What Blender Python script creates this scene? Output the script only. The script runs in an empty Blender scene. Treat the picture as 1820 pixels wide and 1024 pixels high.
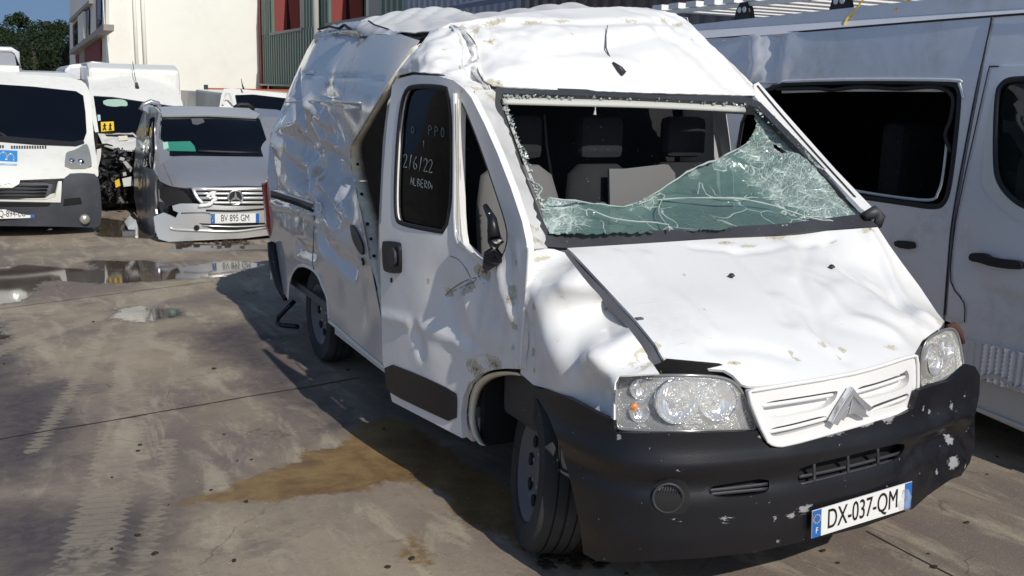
import bpy, bmesh, math, random
import numpy as np
from mathutils import Vector, Matrix, noise, geometry
random.seed(7)
SC = bpy.context.scene
COL = SC.collection
R = math.radians
# ---------------------------------------------------------------- camera
FPX = 1776.4
_yaw, _pitch, _roll = .4631, .1956, .0248
CAM = np.array([-2.767, -2.531, 1.901])
_fw = np.array([math.sin(_yaw)*math.cos(_pitch), math.cos(_yaw)*math.cos(_pitch), -math.sin(_pitch)])
_rt = np.array([math.cos(_yaw), -math.sin(_yaw), 0.])
_up = np.cross(_rt, _fw)
CR = _rt*math.cos(_roll)+_up*math.sin(_roll)
CU = _up*math.cos(_roll)-_rt*math.sin(_roll)
cd = bpy.data.cameras.new('camera')
cam = bpy.data.objects.new('camera', cd); COL.objects.link(cam)
cd.sensor_width = 36; cd.lens = FPX*36/1820; cd.clip_start = .05; cd.clip_end = 2000
m = Matrix([[CR[0], CU[0], -_fw[0], CAM[0]], [CR[1], CU[1], -_fw[1], CAM[1]], [CR[2], CU[2], -_fw[2], CAM[2]], [0, 0, 0, 1]])
cam.matrix_world = m
SC.camera = cam
# ---------------------------------------------------------------- world, sun, exposure
SUN = Vector((.075, -1.27, 1.0)).normalized()
w = bpy.data.worlds.new("World"); SC.world = w; w.use_nodes = True
nt = w.node_tree
sky = nt.nodes.new('ShaderNodeTexSky'); sky.sky_type = 'NISHITA'; sky.sun_disc = False
sky.sun_elevation = math.asin(SUN.z); sky.sun_rotation = math.atan2(SUN.x, SUN.y)
sky.air_density = 1.3; sky.dust_density = .6; sky.ozone_density = 2.0
bg = nt.nodes['Background']; bg.inputs[1].default_value = .105
tc_ = nt.nodes.new('ShaderNodeTexCoord'); sp_ = nt.nodes.new('ShaderNodeSeparateXYZ'); cb_ = nt.nodes.new('ShaderNodeCombineXYZ'); ma_ = nt.nodes.new('ShaderNodeMath')
nt.links.new(tc_.outputs['Generated'], sp_.inputs[0]); ma_.operation = 'MULTIPLY_ADD'; ma_.inputs[1].default_value = .70; ma_.inputs[2].default_value = .50
nt.links.new(sp_.outputs[2], ma_.inputs[0]); nt.links.new(sp_.outputs[0], cb_.inputs[0]); nt.links.new(sp_.outputs[1], cb_.inputs[1]); nt.links.new(ma_.outputs[0], cb_.inputs[2])
nm_ = nt.nodes.new('ShaderNodeVectorMath'); nm_.operation = 'NORMALIZE'; nt.links.new(cb_.outputs[0], nm_.inputs[0]); nt.links.new(nm_.outputs[0], sky.inputs[0])
hs_ = nt.nodes.new('ShaderNodeHueSaturation'); hs_.inputs['Saturation'].default_value = 1.0; nt.links.new(sky.outputs[0], hs_.inputs['Color']); nt.links.new(hs_.outputs[0], bg.inputs[0])
sd = bpy.data.lights.new('sun', 'SUN'); sd.energy = 3.6; sd.angle = R(.5); sd.color = (1, .95, .86)
so = bpy.data.objects.new('sun', sd); COL.objects.link(so)
so.rotation_euler = (-SUN).to_track_quat('-Z', 'Y').to_euler(); so.location = (0, -6, 9)
SC.view_settings.view_transform = 'Standard'; SC.view_settings.look = 'None'
SC.view_settings.exposure = 0.0; SC.view_settings.gamma = 1
SC.cycles.use_denoising = True
SC.cycles.max_bounces = 8; SC.cycles.transparent_max_bounces = 12

# ---------------------------------------------------------------- helpers
def ray(px, py):
    return CR*(px-910)/FPX-CU*(py-512)/FPX+_fw
def at(px, py, ax, v):                                   # a point of the photo put on a plane of the place
    d = ray(px, py); i = 'xyz'.index(ax)
    return CAM+d*((v-CAM[i])/d[i])
def V3(p): return Vector((float(p[0]), float(p[1]), float(p[2])))

def empty(name, loc=(0, 0, 0), label=None, cat=None, group=None, rz=0):
    o = bpy.data.objects.new(name, None); COL.objects.link(o)
    o.location = loc; o.rotation_euler = (0, 0, rz); o.empty_display_size = .2
    if label: o['label'] = label
    if cat: o['category'] = cat
    if group: o['group'] = group
    return o
def tag(o, label, cat, group=None):
    o['label'] = label; o['category'] = cat
    if group: o['group'] = group
    return o
def link(name, me, mat, parent=None, smooth=True, local=False):
    """geometry is written in world coordinates; moved into the parent's frame unless local"""
    o = bpy.data.objects.new(name, me); COL.objects.link(o)
    if mat is not None and not me.materials: me.materials.append(mat)
    if smooth:
        me.polygons.foreach_set('use_smooth', [True]*len(me.polygons))
    if parent is not None:
        o.parent = parent
        if not local:
            M = Matrix.Identity(4); q = parent
            while q is not None:
                L = Matrix.Translation(q.location) @ q.rotation_euler.to_matrix().to_4x4()
                M = L @ M; q = q.parent
            me.transform(M.inverted())
    return o
def mesh_from(name, verts, faces):
    me = bpy.data.meshes.new(name)
    me.from_pydata([tuple(map(float, v)) for v in verts], [], faces); me.update()
    return me

class MB:
    """collects simple solids into one mesh"""
    def __init__(s): s.v = []; s.f = []
    def add(s, vs, fs):
        b = len(s.v); s.v += [tuple(map(float, q)) for q in vs]; s.f += [tuple(b+i for i in f) for f in fs]; return s
    def box(s, a, b, M=None):
        x0, y0, z0 = a; x1, y1, z1 = b
        vs = [(x0, y0, z0), (x1, y0, z0), (x1, y1, z0), (x0, y1, z0), (x0, y0, z1), (x1, y0, z1), (x1, y1, z1), (x0, y1, z1)]
        if M is not None: vs = [tuple(M @ Vector(q)) for q in vs]
        return s.add(vs, [(0, 3, 2, 1), (4, 5, 6, 7), (0, 1, 5, 4), (1, 2, 6, 5), (2, 3, 7, 6), (3, 0, 4, 7)])
    def prism(s, pts, d):                               # polygon (3D) pushed along vector d
        n = len(pts); vs = [tuple(p) for p in pts]+[(p[0]+d[0], p[1]+d[1], p[2]+d[2]) for p in pts]
        return s.add(vs, [tuple(range(n))[::-1], tuple(range(n, 2*n))]+[(i, (i+1) % n, n+(i+1) % n, n+i) for i in range(n)])
    def tube(s, pts, r, n=8, closed=False, flat=1.0, upv=(0, 0, 1)):
        P = [V3(p) for p in pts]; k = len(P); rings = []
        rr = r if hasattr(r, '__len__') else [r]*k
        for i in range(k):
            a = P[(i-1) % k] if (closed or i) else P[0]; b = P[(i+1) % k] if (closed or i < k-1) else P[-1]
            t = (b-a)
            if t.length < 1e-9: t = Vector((0, 0, 1))
            t.normalize(); u = Vector(upv)
            if abs(t.dot(u)) > .95: u = Vector((1, .1, 0))
            x = t.cross(u).normalized(); y = x.cross(t).normalized()
            rings.append([tuple(P[i]+x*math.cos(2*math.pi*j/n)*rr[i]+y*math.sin(2*math.pi*j/n)*rr[i]*flat) for j in range(n)])
        vs = [q for rg in rings for q in rg]; fs = []
        for i in range(k if closed else k-1):
            i2 = (i+1) % k
            for j in range(n): fs.append((i*n+j, i*n+(j+1) % n, i2*n+(j+1) % n, i2*n+j))
        if not closed: fs += [tuple(range(n))[::-1], tuple((k-1)*n+j for j in range(n))]
        return s.add(vs, fs)
    def lathe(s, prof, M, n=40):                        # prof: (r, h) about the local z axis
        vs = []; fs = []; k = len(prof)
        for (r, h) in prof:
            for j in range(n):
                a = 2*math.pi*j/n; vs.append(tuple(M @ Vector((r*math.cos(a), r*math.sin(a), h))))
        for i in range(k-1):
            for j in range(n): fs.append((i*n+j, i*n+(j+1) % n, (i+1)*n+(j+1) % n, (i+1)*n+j))
        return s.add(vs, fs)
    def grid(s, rows):
        nr = len(rows); nc = len(rows[0]); vs = [p for r in rows for p in r]
        return s.add(vs, [(i*nc+j, i*nc+j+1, (i+1)*nc+j+1, (i+1)*nc+j) for i in range(nr-1) for j in range(nc-1)])
    def build(s, name, mat, parent=None, smooth=False, bevel=0, seg=2):
        me = mesh_from(name, s.v, s.f)
        bm = bmesh.new(); bm.from_mesh(me)
        bmesh.ops.recalc_face_normals(bm, faces=bm.faces)
        if bevel:
            es = [e for e in bm.edges if len(e.link_faces) == 2 and e.calc_face_angle(0) > .5]
            bmesh.ops.bevel(bm, geom=es, offset=bevel, segments=seg, profile=.6, affect='EDGES', clamp_overlap=True)
        if smooth == 'auto':
            for e in bm.edges:
                if len(e.link_faces) == 2 and e.calc_face_angle(0) > R(38): e.smooth = False
        bm.to_mesh(me); bm.free()
        return link(name, me, mat, parent, smooth=bool(smooth))

def cr(pts, n=6, closed=False):                          # Catmull-Rom through points of any dimension
    P = np.array(pts, float); k = len(P); out = []
    for i in range(k if closed else k-1):
        if closed: a, b, c, d = P[(i-1) % k], P[i], P[(i+1) % k], P[(i+2) % k]
        else: a, b, c, d = P[max(i-1, 0)], P[i], P[i+1], P[min(i+2, k-1)]
        for t in np.linspace(0, 1, n, endpoint=False):
            out.append(.5*((2*b)+(-a+c)*t+(2*a-5*b+4*c-d)*t*t+(-a+3*b-3*c+d)*t**3))
    if not closed: out.append(P[-1])
    return np.array(out)
def chaikin(pts, it=1):
    P = [tuple(map(float, p)) for p in pts]
    for _ in range(it):
        Q = []
        for i in range(len(P)):
            a = P[i]; b = P[(i+1) % len(P)]
            Q.append(tuple(a[j]*.75+b[j]*.25 for j in range(len(a)))); Q.append(tuple(a[j]*.25+b[j]*.75 for j in range(len(a))))
        P = Q
    return P
def seg_dist(P, A, B):                                   # P (n,2) to segment
    d = B-A; L = max(float(d@d), 1e-12); t = np.clip(((P-A)@d)/L, 0, 1)
    return np.linalg.norm(P-(A+t[:, None]*d), axis=1)
def inside(P, poly):
    x, y = P[:, 0], P[:, 1]; r = np.zeros(len(P), bool); q = np.array(poly, float); n = len(q)
    for i in range(n):
        x0, y0 = q[i]; x1, y1 = q[(i+1) % n]
        if y0 == y1: continue
        c = ((y0 > y) != (y1 > y)) & (x < (x1-x0)*(y-y0)/(y1-y0)+x0)
        r ^= c
    return r
def poly_sd(P, poly):                                    # signed distance, positive inside
    q = np.array(poly, float); d = np.full(len(P), 1e9)
    for i in range(len(q)): d = np.minimum(d, seg_dist(P, q[i], q[(i+1) % len(q)]))
    return np.where(inside(P, poly), d, -d)

class Surf:
    """a height field n = h(u, v) over a plane frame, bent through given points of the thing's skin"""
    def __init__(s, n, ctrl, kern='tps', smooth=0.0):
        s.n = np.array(n, float)/np.linalg.norm(n)
        up = np.array([0, 0, 1.]) if abs(s.n[2]) < .9 else np.array([0, 1., 0])
        s.u = np.cross(up, s.n); s.u /= np.linalg.norm(s.u); s.v = np.cross(s.n, s.u)
        P = np.array([at(*c) if len(c) == 4 else c for c in ctrl], float)
        s.o = P.mean(0); s.kern = kern
        U = s.fwd(P); s.c = U[:, :2]; k = len(P)
        A = s._k(s.c, s.c)+np.eye(k)*smooth; T = np.hstack([np.ones((k, 1)), s.c])
        M = np.zeros((k+3, k+3)); M[:k, :k] = A; M[:k, k:] = T; M[k:, :k] = T.T
        M += np.eye(k+3)*1e-9
        s.w = np.linalg.solve(M, np.concatenate([U[:, 2], np.zeros(3)]))
        s.mods = []; s.off = 0.0
    def _k(s, A, B):
        r = np.linalg.norm(A[:, None]-B[None], axis=2)
        return r if s.kern == 'lin' else r*r*np.log(r+1e-9)
    def fwd(s, P):
        d = np.atleast_2d(P)-s.o; return np.stack([d@s.u, d@s.v, d@s.n], 1)
    def inv(s, U): return s.o+U[:, :1]*s.u+U[:, 1:2]*s.v+U[:, 2:3]*s.n
    def base(s, uv):
        return s._k(uv, s.c)@s.w[:-3]+s.w[-3]+uv@s.w[-2:]
    def h(s, uv):
        r = s.base(uv)
        for f in s.mods: r = r+f(uv)
        return r+s.off
    def hits(s, px, lo=None, hi=None):
        out = []
        px = np.array(px, float)
        if not hasattr(s, 'tc'):
            P = s.inv(np.column_stack([s.c, s.base(s.c)]))-CAM; s.tc = P@_fw
            s.pc = np.stack([910+FPX*(P@CR)/s.tc, 512-FPX*(P@CU)/s.tc], 1)
        for a in range(0, len(px), 400):
            q = px[a:a+400]
            D = np.array([ray(*p) for p in q])
            dd = np.linalg.norm(q[:, None]-s.pc[None], axis=2); w_ = 1/(dd+12)**3; te = (w_*s.tc).sum(1)/w_.sum(1)
            K = 110; T = te[:, None]*np.linspace(.80, 1.25, K)[None]
            P = CAM+D[:, None]*T[:, :, None]
            U = s.fwd(P.reshape(-1, 3)); g = (U[:, 2]-s.h(U[:, :2])).reshape(len(q), K)
            for i in range(len(q)):
                idx = np.where((g[i, :-1] > 0) & (g[i, 1:] <= 0))[0]
                if len(idx) == 0:
                    pen = np.abs(g[i])+.3*np.abs(T[i]-te[i]); t = T[i, int(np.argmin(pen))]
                else:
                    j = idx[int(np.argmin(np.abs(T[i, idx]-te[i])))]
                    t = T[i, j]+(T[i, j+1]-T[i, j])*g[i, j]/(g[i, j]-g[i, j+1])
                out.append(CAM+D[i]*t)
        return np.array(out)
    def uv(s, px): return s.fwd(s.hits(px))[:, :2]
    def crease(s, px, w, d, fade=True):                  # px: polyline on the photo; w, d in metres (d > 0 outwards)
        q = s.uv(px)
        ws = w if hasattr(w, '__len__') else None
        def f(uv, q=q):
            dist = np.full(len(uv), 1e9); 
            for i in range(len(q)-1): dist = np.minimum(dist, seg_dist(uv, q[i], q[i+1]))
            return d*np.clip(1-dist/w, 0, 1)**1.05
        s.mods.append(f); return s
    def bump(s, px, rad, d, asp=1.0):
        q = s.uv([px])[0]
        s.mods.append(lambda uv, q=q: d*np.exp(-(((uv[:, 0]-q[0])*asp)**2+(uv[:, 1]-q[1])**2)/rad**2)); return s
    def crumple(s, px, rad, amp, scale, seed=0.0, p=1.0):
        q = s.uv([px])[0]
        def f(uv, q=q):
            d = np.linalg.norm(uv-q, axis=1); m = np.clip(1.25-d/rad, 0, 1)**.8; r = np.zeros(len(uv))
            for i in np.where(m > 0)[0]:
                x, y = uv[i]*scale
                n1 = abs(noise.noise(Vector((x+seed, y*1.3, seed)))); n2 = abs(noise.noise(Vector((x*2.1+5, y*2.3+seed, 3))))
                r[i] = (.5-n1*1.6)+(.25-n2*.8)*.6
            return amp*m*r
        s.mods.append(f); return s
    def wavy(s, amp, scale, seed=0.0):
        def f(uv):
            return np.array([noise.noise(Vector((a*scale, b*scale, seed)))*amp for a, b in uv])
        s.mods.append(f); return s

class PathSurf(Surf):
    """the same over a wall that follows a plan curve: u runs along the curve, v is height, n is outwards"""
    def __init__(s, path, ctrl=None):
        s.p = cr(path, 12); d = np.diff(s.p, axis=0); L = np.linalg.norm(d, axis=1)
        s.s = np.concatenate([[0], np.cumsum(L)]); s.mods = []; s.off = 0.0
        t = d/L[:, None]; s.t = t; s.nn = np.stack([t[:, 1], -t[:, 0]], 1)
        vn = np.vstack([s.nn[:1], (s.nn[1:]+s.nn[:-1])/2, s.nn[-1:]]); s.vn = vn/np.linalg.norm(vn, axis=1)[:, None]
        s.o = np.array([s.p[:, 0].mean(), s.p[:, 1].mean(), .5]); s.n = np.array([0, -1., 0])
        s.c = None
        if ctrl is not None:
            U = s.fwd(np.array([at(*c) if len(c) == 4 else c for c in ctrl], float)); s.kern = 'tps'; s.c = U[:, :2]; k = len(U)
            T = np.hstack([np.ones((k, 1)), s.c]); M = np.zeros((k+3, k+3)); M[:k, :k] = s._k(s.c, s.c); M[:k, k:] = T; M[k:, :k] = T.T
            s.w = np.linalg.solve(M+np.eye(k+3)*1e-9, np.concatenate([U[:, 2], np.zeros(3)]))
    def fwd(s, P):
        P = np.atleast_2d(P); xy = P[:, :2]; bd = np.full(len(P), 1e9); bu = np.zeros(len(P)); bn = np.zeros(len(P))
        for i in range(len(s.t)):
            a = s.p[i]; L = s.s[i+1]-s.s[i]; r = xy-a; tt = np.clip(r@s.t[i], 0, L); q = a+tt[:, None]*s.t[i]
            dd = np.linalg.norm(xy-q, axis=1); m_ = dd < bd
            sg = np.sign(r@s.nn[i]); bd = np.where(m_, dd, bd); bu = np.where(m_, s.s[i]+tt, bu); bn = np.where(m_, dd*sg, bn)
        return np.stack([bu, P[:, 2], bn], 1)
    def inv(s, U):
        x = np.interp(U[:, 0], s.s, s.p[:, 0]); y = np.interp(U[:, 0], s.s, s.p[:, 1])
        nx = np.interp(U[:, 0], s.s, s.vn[:, 0]); ny = np.interp(U[:, 0], s.s, s.vn[:, 1])
        return np.stack([x+nx*U[:, 2], y+ny*U[:, 2], U[:, 1]], 1)
    def base(s, uv):
        if s.c is None: return np.zeros(len(uv))
        return Surf.base(s, uv)
    def hits(s, px, lo=None, hi=None):
        out = []
        for p in px:
            D = ray(*p); d0 = np.linalg.norm(s.o[:2]-CAM[:2])/np.linalg.norm(D[:2])
            T = np.linspace(d0*.55, d0*1.5, 160); P = CAM+D*T[:, None]; U = s.fwd(P); g = U[:, 2]-s.h(U[:, :2])
            idx = np.where((g[:-1] > 0) & (g[1:] <= 0))[0]
            if len(idx) == 0: t = T[int(np.argmin(np.abs(g)))]
            else: j = idx[0]; t = T[j]+(T[j+1]-T[j])*g[j]/(g[j]-g[j+1])
            out.append(CAM+D*t)
        return np.array(out)

def densify(px, step):
    out = []; n = len(px)
    for i in range(n):
        a = np.array(px[i], float); b = np.array(px[(i+1) % n], float); k = max(1, int(np.linalg.norm(b-a)/step))
        for j in range(k): out.append(tuple(a+(b-a)*j/k))
    return out

def panel(S, name, outline, mat, parent, holes=(), sp=.03, thick=.004, off=0.0, rnd=0, hrnd=2, spots=(), pxstep=8, rag=0, uvin=False, smooth=True):
    """one sheet of the skin S: outline (photo points) -> interior grid -> real thickness"""
    s_off = S.off; S.off = s_off+off
    loops = []
    for k, o in enumerate([outline]+list(holes)):
        o = chaikin(o, rnd) if (k == 0 and rnd) else (chaikin(o, hrnd) if (k and hrnd) else o)
        if uvin: loops.append(np.array(densify(o, sp)))
        else:
            q = densify(o, pxstep)
            if rag: q = [(x+random.uniform(-rag, rag), y+random.uniform(-rag, rag)) for x, y in q]
            loops.append(S.uv(q))
    allp = loops[0]; u0, v0 = allp.min(0); u1, v1 = allp.max(0)
    gu, gv = np.meshgrid(np.arange(u0, u1, sp), np.arange(v0, v1, sp)); gu = gu+((np.arange(gu.shape[0]) % 2)*sp*.5)[:, None]
    G = np.stack([gu.ravel(), gv.ravel()], 1)
    keep = inside(G, loops[0])
    for l in loops[1:]: keep &= ~inside(G, l)
    for l in loops:
        d = np.full(len(G), 1e9)
        for i in range(len(l)): d = np.minimum(d, seg_dist(G, l[i], l[(i+1) % len(l)]))
        keep &= d > sp*.35
    G = G[keep]
    vs = [Vector(p) for l in loops for p in l]; es = []; b = 0
    for l in loops:
        n = len(l); es += [(b+i, b+(i+1) % n) for i in range(n)]; b += n
    vs += [Vector(p) for p in G]
    ov, oe, of, _, _, _ = geometry.delaunay_2d_cdt(vs, es, [], 0, 1e-5)
    uv = np.array([tuple(p) for p in ov]); F = [tuple(f) for f in of]
    cen = np.array([uv[list(f)].mean(0) for f in F]); ok = inside(cen, loops[0])
    for l in loops[1:]: ok &= ~inside(cen, l)
    F = [f for f, k in zip(F, ok) if k]
    H = S.h(uv); P = S.inv(np.column_stack([uv, H]))
    # orient outwards (frame normal side)
    U3 = np.column_stack([uv, H])
    me = mesh_from(name, P, F); me.update()
    nm = np.array([tuple(v.normal) for v in me.vertices])
    if isinstance(S, PathSurf):
        Q = S.inv(np.column_stack([uv, H+.01])); outn = Q-P
    else: outn = np.tile(S.n, (len(P), 1))
    if (nm*outn).sum() < 0: F = [f[::-1] for f in F]; nm = -nm
    n = len(P)
    if thick:
        P2 = P-nm*thick; P = np.vstack([P, P2])
        cnt = {}
        for f in F:
            for i in range(3):
                e = (f[i], f[(i+1) % 3]); cnt[e] = cnt.get(e, 0)+1
        rim = [e for e in cnt if (e[1], e[0]) not in cnt]
        F = F+[tuple(n+i for i in f[::-1]) for f in F]+[(b_, a_, n+a_, n+b_) for a_, b_ in rim]
    me2 = mesh_from(name, P, F)
    bpy.data.meshes.remove(me)
    if spots:
        q = S.uv([(x, y) for x, y, *_ in spots]); a = np.zeros(n)
        for (x, y, r, *rest), c in zip(spots, q):
            asp = rest[0] if rest else 1.0
            d = np.sqrt(((uv[:, 0]-c[0])/asp)**2+(uv[:, 1]-c[1])**2); a = np.maximum(a, np.clip(1-d/r, 0, 1))
        if thick: a = np.concatenate([a, a])
        at_ = me2.attributes.new('scuff', 'FLOAT', 'POINT'); at_.data.foreach_set('value', a)
    if thick:
        # keep the rim crisp
        bm = bmesh.new(); bm.from_mesh(me2)
        for e in bm.edges:
            if len(e.link_faces) == 2 and e.calc_face_angle(0) > R(60): e.smooth = False
        bm.to_mesh(me2); bm.free()
    S.off = s_off
    o = link(name, me2, mat, parent, smooth=smooth)
    return o

def line_on(S, px, off=.0, n=6, closed=False):           # a photo line laid on the skin
    q = cr(px, n, closed) if n > 1 else np.array(px, float)
    s_off = S.off; S.off += off; r = S.hits(q); S.off = s_off
    return r

def text_mesh(name, body, mat, parent, M, size, extrude=.001, xscale=1.0, align='CENTER'):
    c = bpy.data.curves.new('lettering', 'FONT'); c.body = body; c.size = 1; c.align_x = align; c.align_y = 'CENTER'; c.extrude = 0
    o = bpy.data.objects.new('tmp', c); me = bpy.data.meshes.new_from_object(o)
    bpy.data.objects.remove(o); bpy.data.curves.remove(c)
    bm = bmesh.new(); bm.from_mesh(me)
    bmesh.ops.scale(bm, vec=(size*xscale, size, 1), verts=bm.verts)
    r = bmesh.ops.extrude_face_region(bm, geom=bm.faces[:]); bmesh.ops.translate(bm, vec=(0, 0, extrude), verts=[g for g in r['geom'] if isinstance(g, bmesh.types.BMVert)])
    bm.to_mesh(me); bm.free(); me.transform(M); me.materials.clear()
    return link(name, me, mat, parent, smooth=False)
def frame_M(o, xv, yv):                                  # matrix with local x, y along given vectors
    x = V3(xv).normalized(); y = V3(yv); z = x.cross(y).normalized(); y = z.cross(x)
    return Matrix([[x.x, y.x, z.x, o[0]], [x.y, y.y, z.y, o[1]], [x.z, y.z, z.z, o[2]], [0, 0, 0, 1]])

# ---------------------------------------------------------------- materials
def mat(name, col, rough=.5, metal=0, spec=.5, coat=0):
    m_ = bpy.data.materials.new(name); m_.use_nodes = True; b = m_.node_tree.nodes['Principled BSDF']
    b.inputs['Base Color'].default_value = (*col, 1); b.inputs['Roughness'].default_value = rough
    b.inputs['Metallic'].default_value = metal; b.inputs['Specular IOR Level'].default_value = spec
    b.inputs['Coat Weight'].default_value = coat; b.inputs['Coat Roughness'].default_value = .08
    return m_
class NT:
    def __init__(s, m_): s.t = m_.node_tree; s.b = s.t.nodes['Principled BSDF']
    def n(s, ty, **k):
        q = s.t.nodes.new(ty)
        for a, v in k.items():
            if a == 'inp':
                for i, x in v.items():
                    if isinstance(x, bpy.types.NodeSocket): s.t.links.new(x, q.inputs[i])
                    else: q.inputs[i].default_value = x
            else: setattr(q, a, v)
        return q
    def l(s, a, b): s.t.links.new(a, b)
    def co(s): return s.n('ShaderNodeTexCoord').outputs['Object']
    def mp(s, vec, scale=(1, 1, 1), loc=(0, 0, 0), rot=(0, 0, 0)):
        return s.n('ShaderNodeMapping', inp={0: vec, 1: loc, 2: rot, 3: scale}).outputs[0]
    def noise(s, vec, scale, det=4, rough=.55, dist=0):
        return s.n('ShaderNodeTexNoise', inp={'Vector': vec, 'Scale': scale, 'Detail': det, 'Roughness': rough, 'Distortion': dist}).outputs[0]
    def math(s, op, a, b=0.0, c=None, clamp=False):
        q = s.n('ShaderNodeMath', operation=op, use_clamp=clamp, inp={0: a, 1: b})
        if c is not None:
            if isinstance(c, bpy.types.NodeSocket): s.l(c, q.inputs[2])
            else: q.inputs[2].default_value = c
        return q.outputs[0]
    def step(s, x, a, b):                                # smooth ramp a..b -> 0..1
        return s.n('ShaderNodeMapRange', interpolation_type='SMOOTHSTEP', inp={0: x, 1: a, 2: b}).outputs[0]
    def mix(s, f, a, b):
        q = s.n('ShaderNodeMix', data_type='RGBA'); 
        for i, x in ((0, f), (6, a), (7, b)):
            if isinstance(x, bpy.types.NodeSocket): s.l(x, q.inputs[i])
            elif i == 0: q.inputs[0].default_value = x
            else: q.inputs[i].default_value = (*x, 1) if len(x) == 3 else x
        return q.outputs[2]
    def mixf(s, f, a, b):
        q = s.n('ShaderNodeMix', data_type='FLOAT')
        for i, x in ((0, f), (2, a), (3, b)):
            if isinstance(x, bpy.types.NodeSocket): s.l(x, q.inputs[i])
            else: q.inputs[i].default_value = x
        return q.outputs[0]
    def attr(s, name): return s.n('ShaderNodeAttribute', attribute_name=name).outputs['Fac']
    def bump(s, hgt, st=.2, dist=.01):
        q = s.n('ShaderNodeBump', inp={'Strength': st, 'Distance': dist, 'Height': hgt}); s.l(q.outputs[0], s.b.inputs['Normal']); return q

def paint(name, col, rough=.32, dirt=.12, dirtcol=(.28, .24, .18), rust=(.20, .11, .05), metal=0, coat=.35, dents=.10, flecks=0.0, spec=.5):
    """car paint with dust low down, fine scratches, small dents; attribute 'scuff' bares primer and rust"""
    m_ = mat(name, col, rough, metal, spec, coat); N = NT(m_); co = N.co()
    n1 = N.noise(co, 2.2, 6, .6); n2 = N.noise(co, 14, 5, .65)
    d = N.math('MULTIPLY', N.step(n1, .42, .75), N.step(n2, .3, .8))
    c = N.mix(N.math('MULTIPLY', d, dirt*2.5, clamp=True), col, dirtcol)
    # long fine scratches
    sc = N.noise(N.mp(co, (3, 40, 40), rot=(.2, .5, .7)), 1.0, 3, .7)
    sm = N.math('MULTIPLY', N.step(sc, .66, .72), N.step(n1, .5, .62))
    c = N.mix(N.math('MULTIPLY', sm, .35), c, tuple(x*.45 for x in dirtcol))
    at_ = N.attr('scuff'); n3 = N.noise(co, 55, 5, .7)
    sf = N.math('ADD', at_, N.math('MULTIPLY', N.math('SUBTRACT', n3, .5), 1.5))
    y = N.step(sf, .42, .60); r_ = N.step(sf, .82, .95)
    y = N.math('MULTIPLY', y, N.step(at_, .001, .1)); r_ = N.math('MULTIPLY', r_, N.step(at_, .001, .1))
    c = N.mix(N.math('MULTIPLY', y, .75), c, (.45, .40, .27)); c = N.mix(r_, c, rust)
    if flecks:
        v = N.noise(co, 70, 3, .8); fm = N.math('MULTIPLY', N.step(v, .70, .74), N.step(n1, .46, .6))
        c = N.mix(N.math('MULTIPLY', fm, flecks), c, (.5, .5, .5))
    N.l(c, N.b.inputs['Base Color'])
    N.l(N.mixf(N.math('MAXIMUM', d, y), rough, min(rough+.35, .9)), N.b.inputs['Roughness'])
    if coat: N.l(N.mixf(N.math('MAXIMUM', d, y), coat, 0.0), N.b.inputs['Coat Weight'])
    hh = N.math('ADD', N.math('MULTIPLY', N.noise(co, 5, 3, .5), 1.0), N.math('MULTIPLY', N.math('MAXIMUM', y, sm), -.05))
    N.bump(hh, dents, .03)
    return m_
def plastic(name, col, rough=.55, amt=.4, scuffc=(.35, .35, .36)):
    m_ = mat(name, col, rough); N = NT(m_); co = N.co()
    n1 = N.noise(co, 3, 5, .6); n2 = N.noise(N.mp(co, (1, 1, 3)), 38, 5, .75)
    dust = N.math('MULTIPLY', N.step(n1, .35, .8), amt)
    c = N.mix(dust, col, tuple(x*2.0+.03 for x in col))
    at_ = N.attr('scuff'); sf = N.math('ADD', at_, N.math('MULTIPLY', N.math('SUBTRACT', n2, .5), 1.6))
    y = N.math('MULTIPLY', N.step(sf, .42, .5), N.step(at_, .001, .1))
    sp = N.math('MULTIPLY', N.step(N.noise(co, 45, 2, .6), .735, .75), .6)
    c = N.mix(N.math('MAXIMUM', y, sp), c, scuffc); N.l(c, N.b.inputs['Base Color'])
    N.l(N.mixf(dust, rough, min(.9, rough+.2)), N.b.inputs['Roughness'])
    N.bump(N.noise(co, 220, 2, .5), .15, .003)
    return m_
def glass_mat(name, tint=(.03, .04, .045), through=.25, rough=.03, ior=1.45):
    """window glass: tinted see-through plus mirror by angle"""
    m_ = mat(name, tint, rough); N = NT(m_); out = [n_ for n_ in N.t.nodes if n_.type == 'OUTPUT_MATERIAL'][0]
    tr = N.n('ShaderNodeBsdfTransparent', inp={0: (*[min(1, through+x) for x in tint], 1)}); gl = N.n('ShaderNodeBsdfGlossy', inp={'Roughness': rough, 'Color': (.9, .95, 1, 1)})
    df = N.n('ShaderNodeBsdfDiffuse', inp={0: (*[x*1.5+.01 for x in tint], 1)})
    fr = N.n('ShaderNodeFresnel', inp={0: ior})
    a = N.n('ShaderNodeMixShader', inp={0: .12}); N.l(tr.outputs[0], a.inputs[1]); N.l(df.outputs[0], a.inputs[2])
    b_ = N.n('ShaderNodeMixShader'); gm = N.n('ShaderNodeNewGeometry'); N.l(N.math('MULTIPLY', fr.outputs[0], N.math('SUBTRACT', 1.0, gm.outputs['Backfacing'])), b_.inputs[0]); N.l(a.outputs[0], b_.inputs[1]); N.l(gl.outputs[0], b_.inputs[2])
    N.l(b_.outputs[0], out.inputs[0]); return m_
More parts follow.
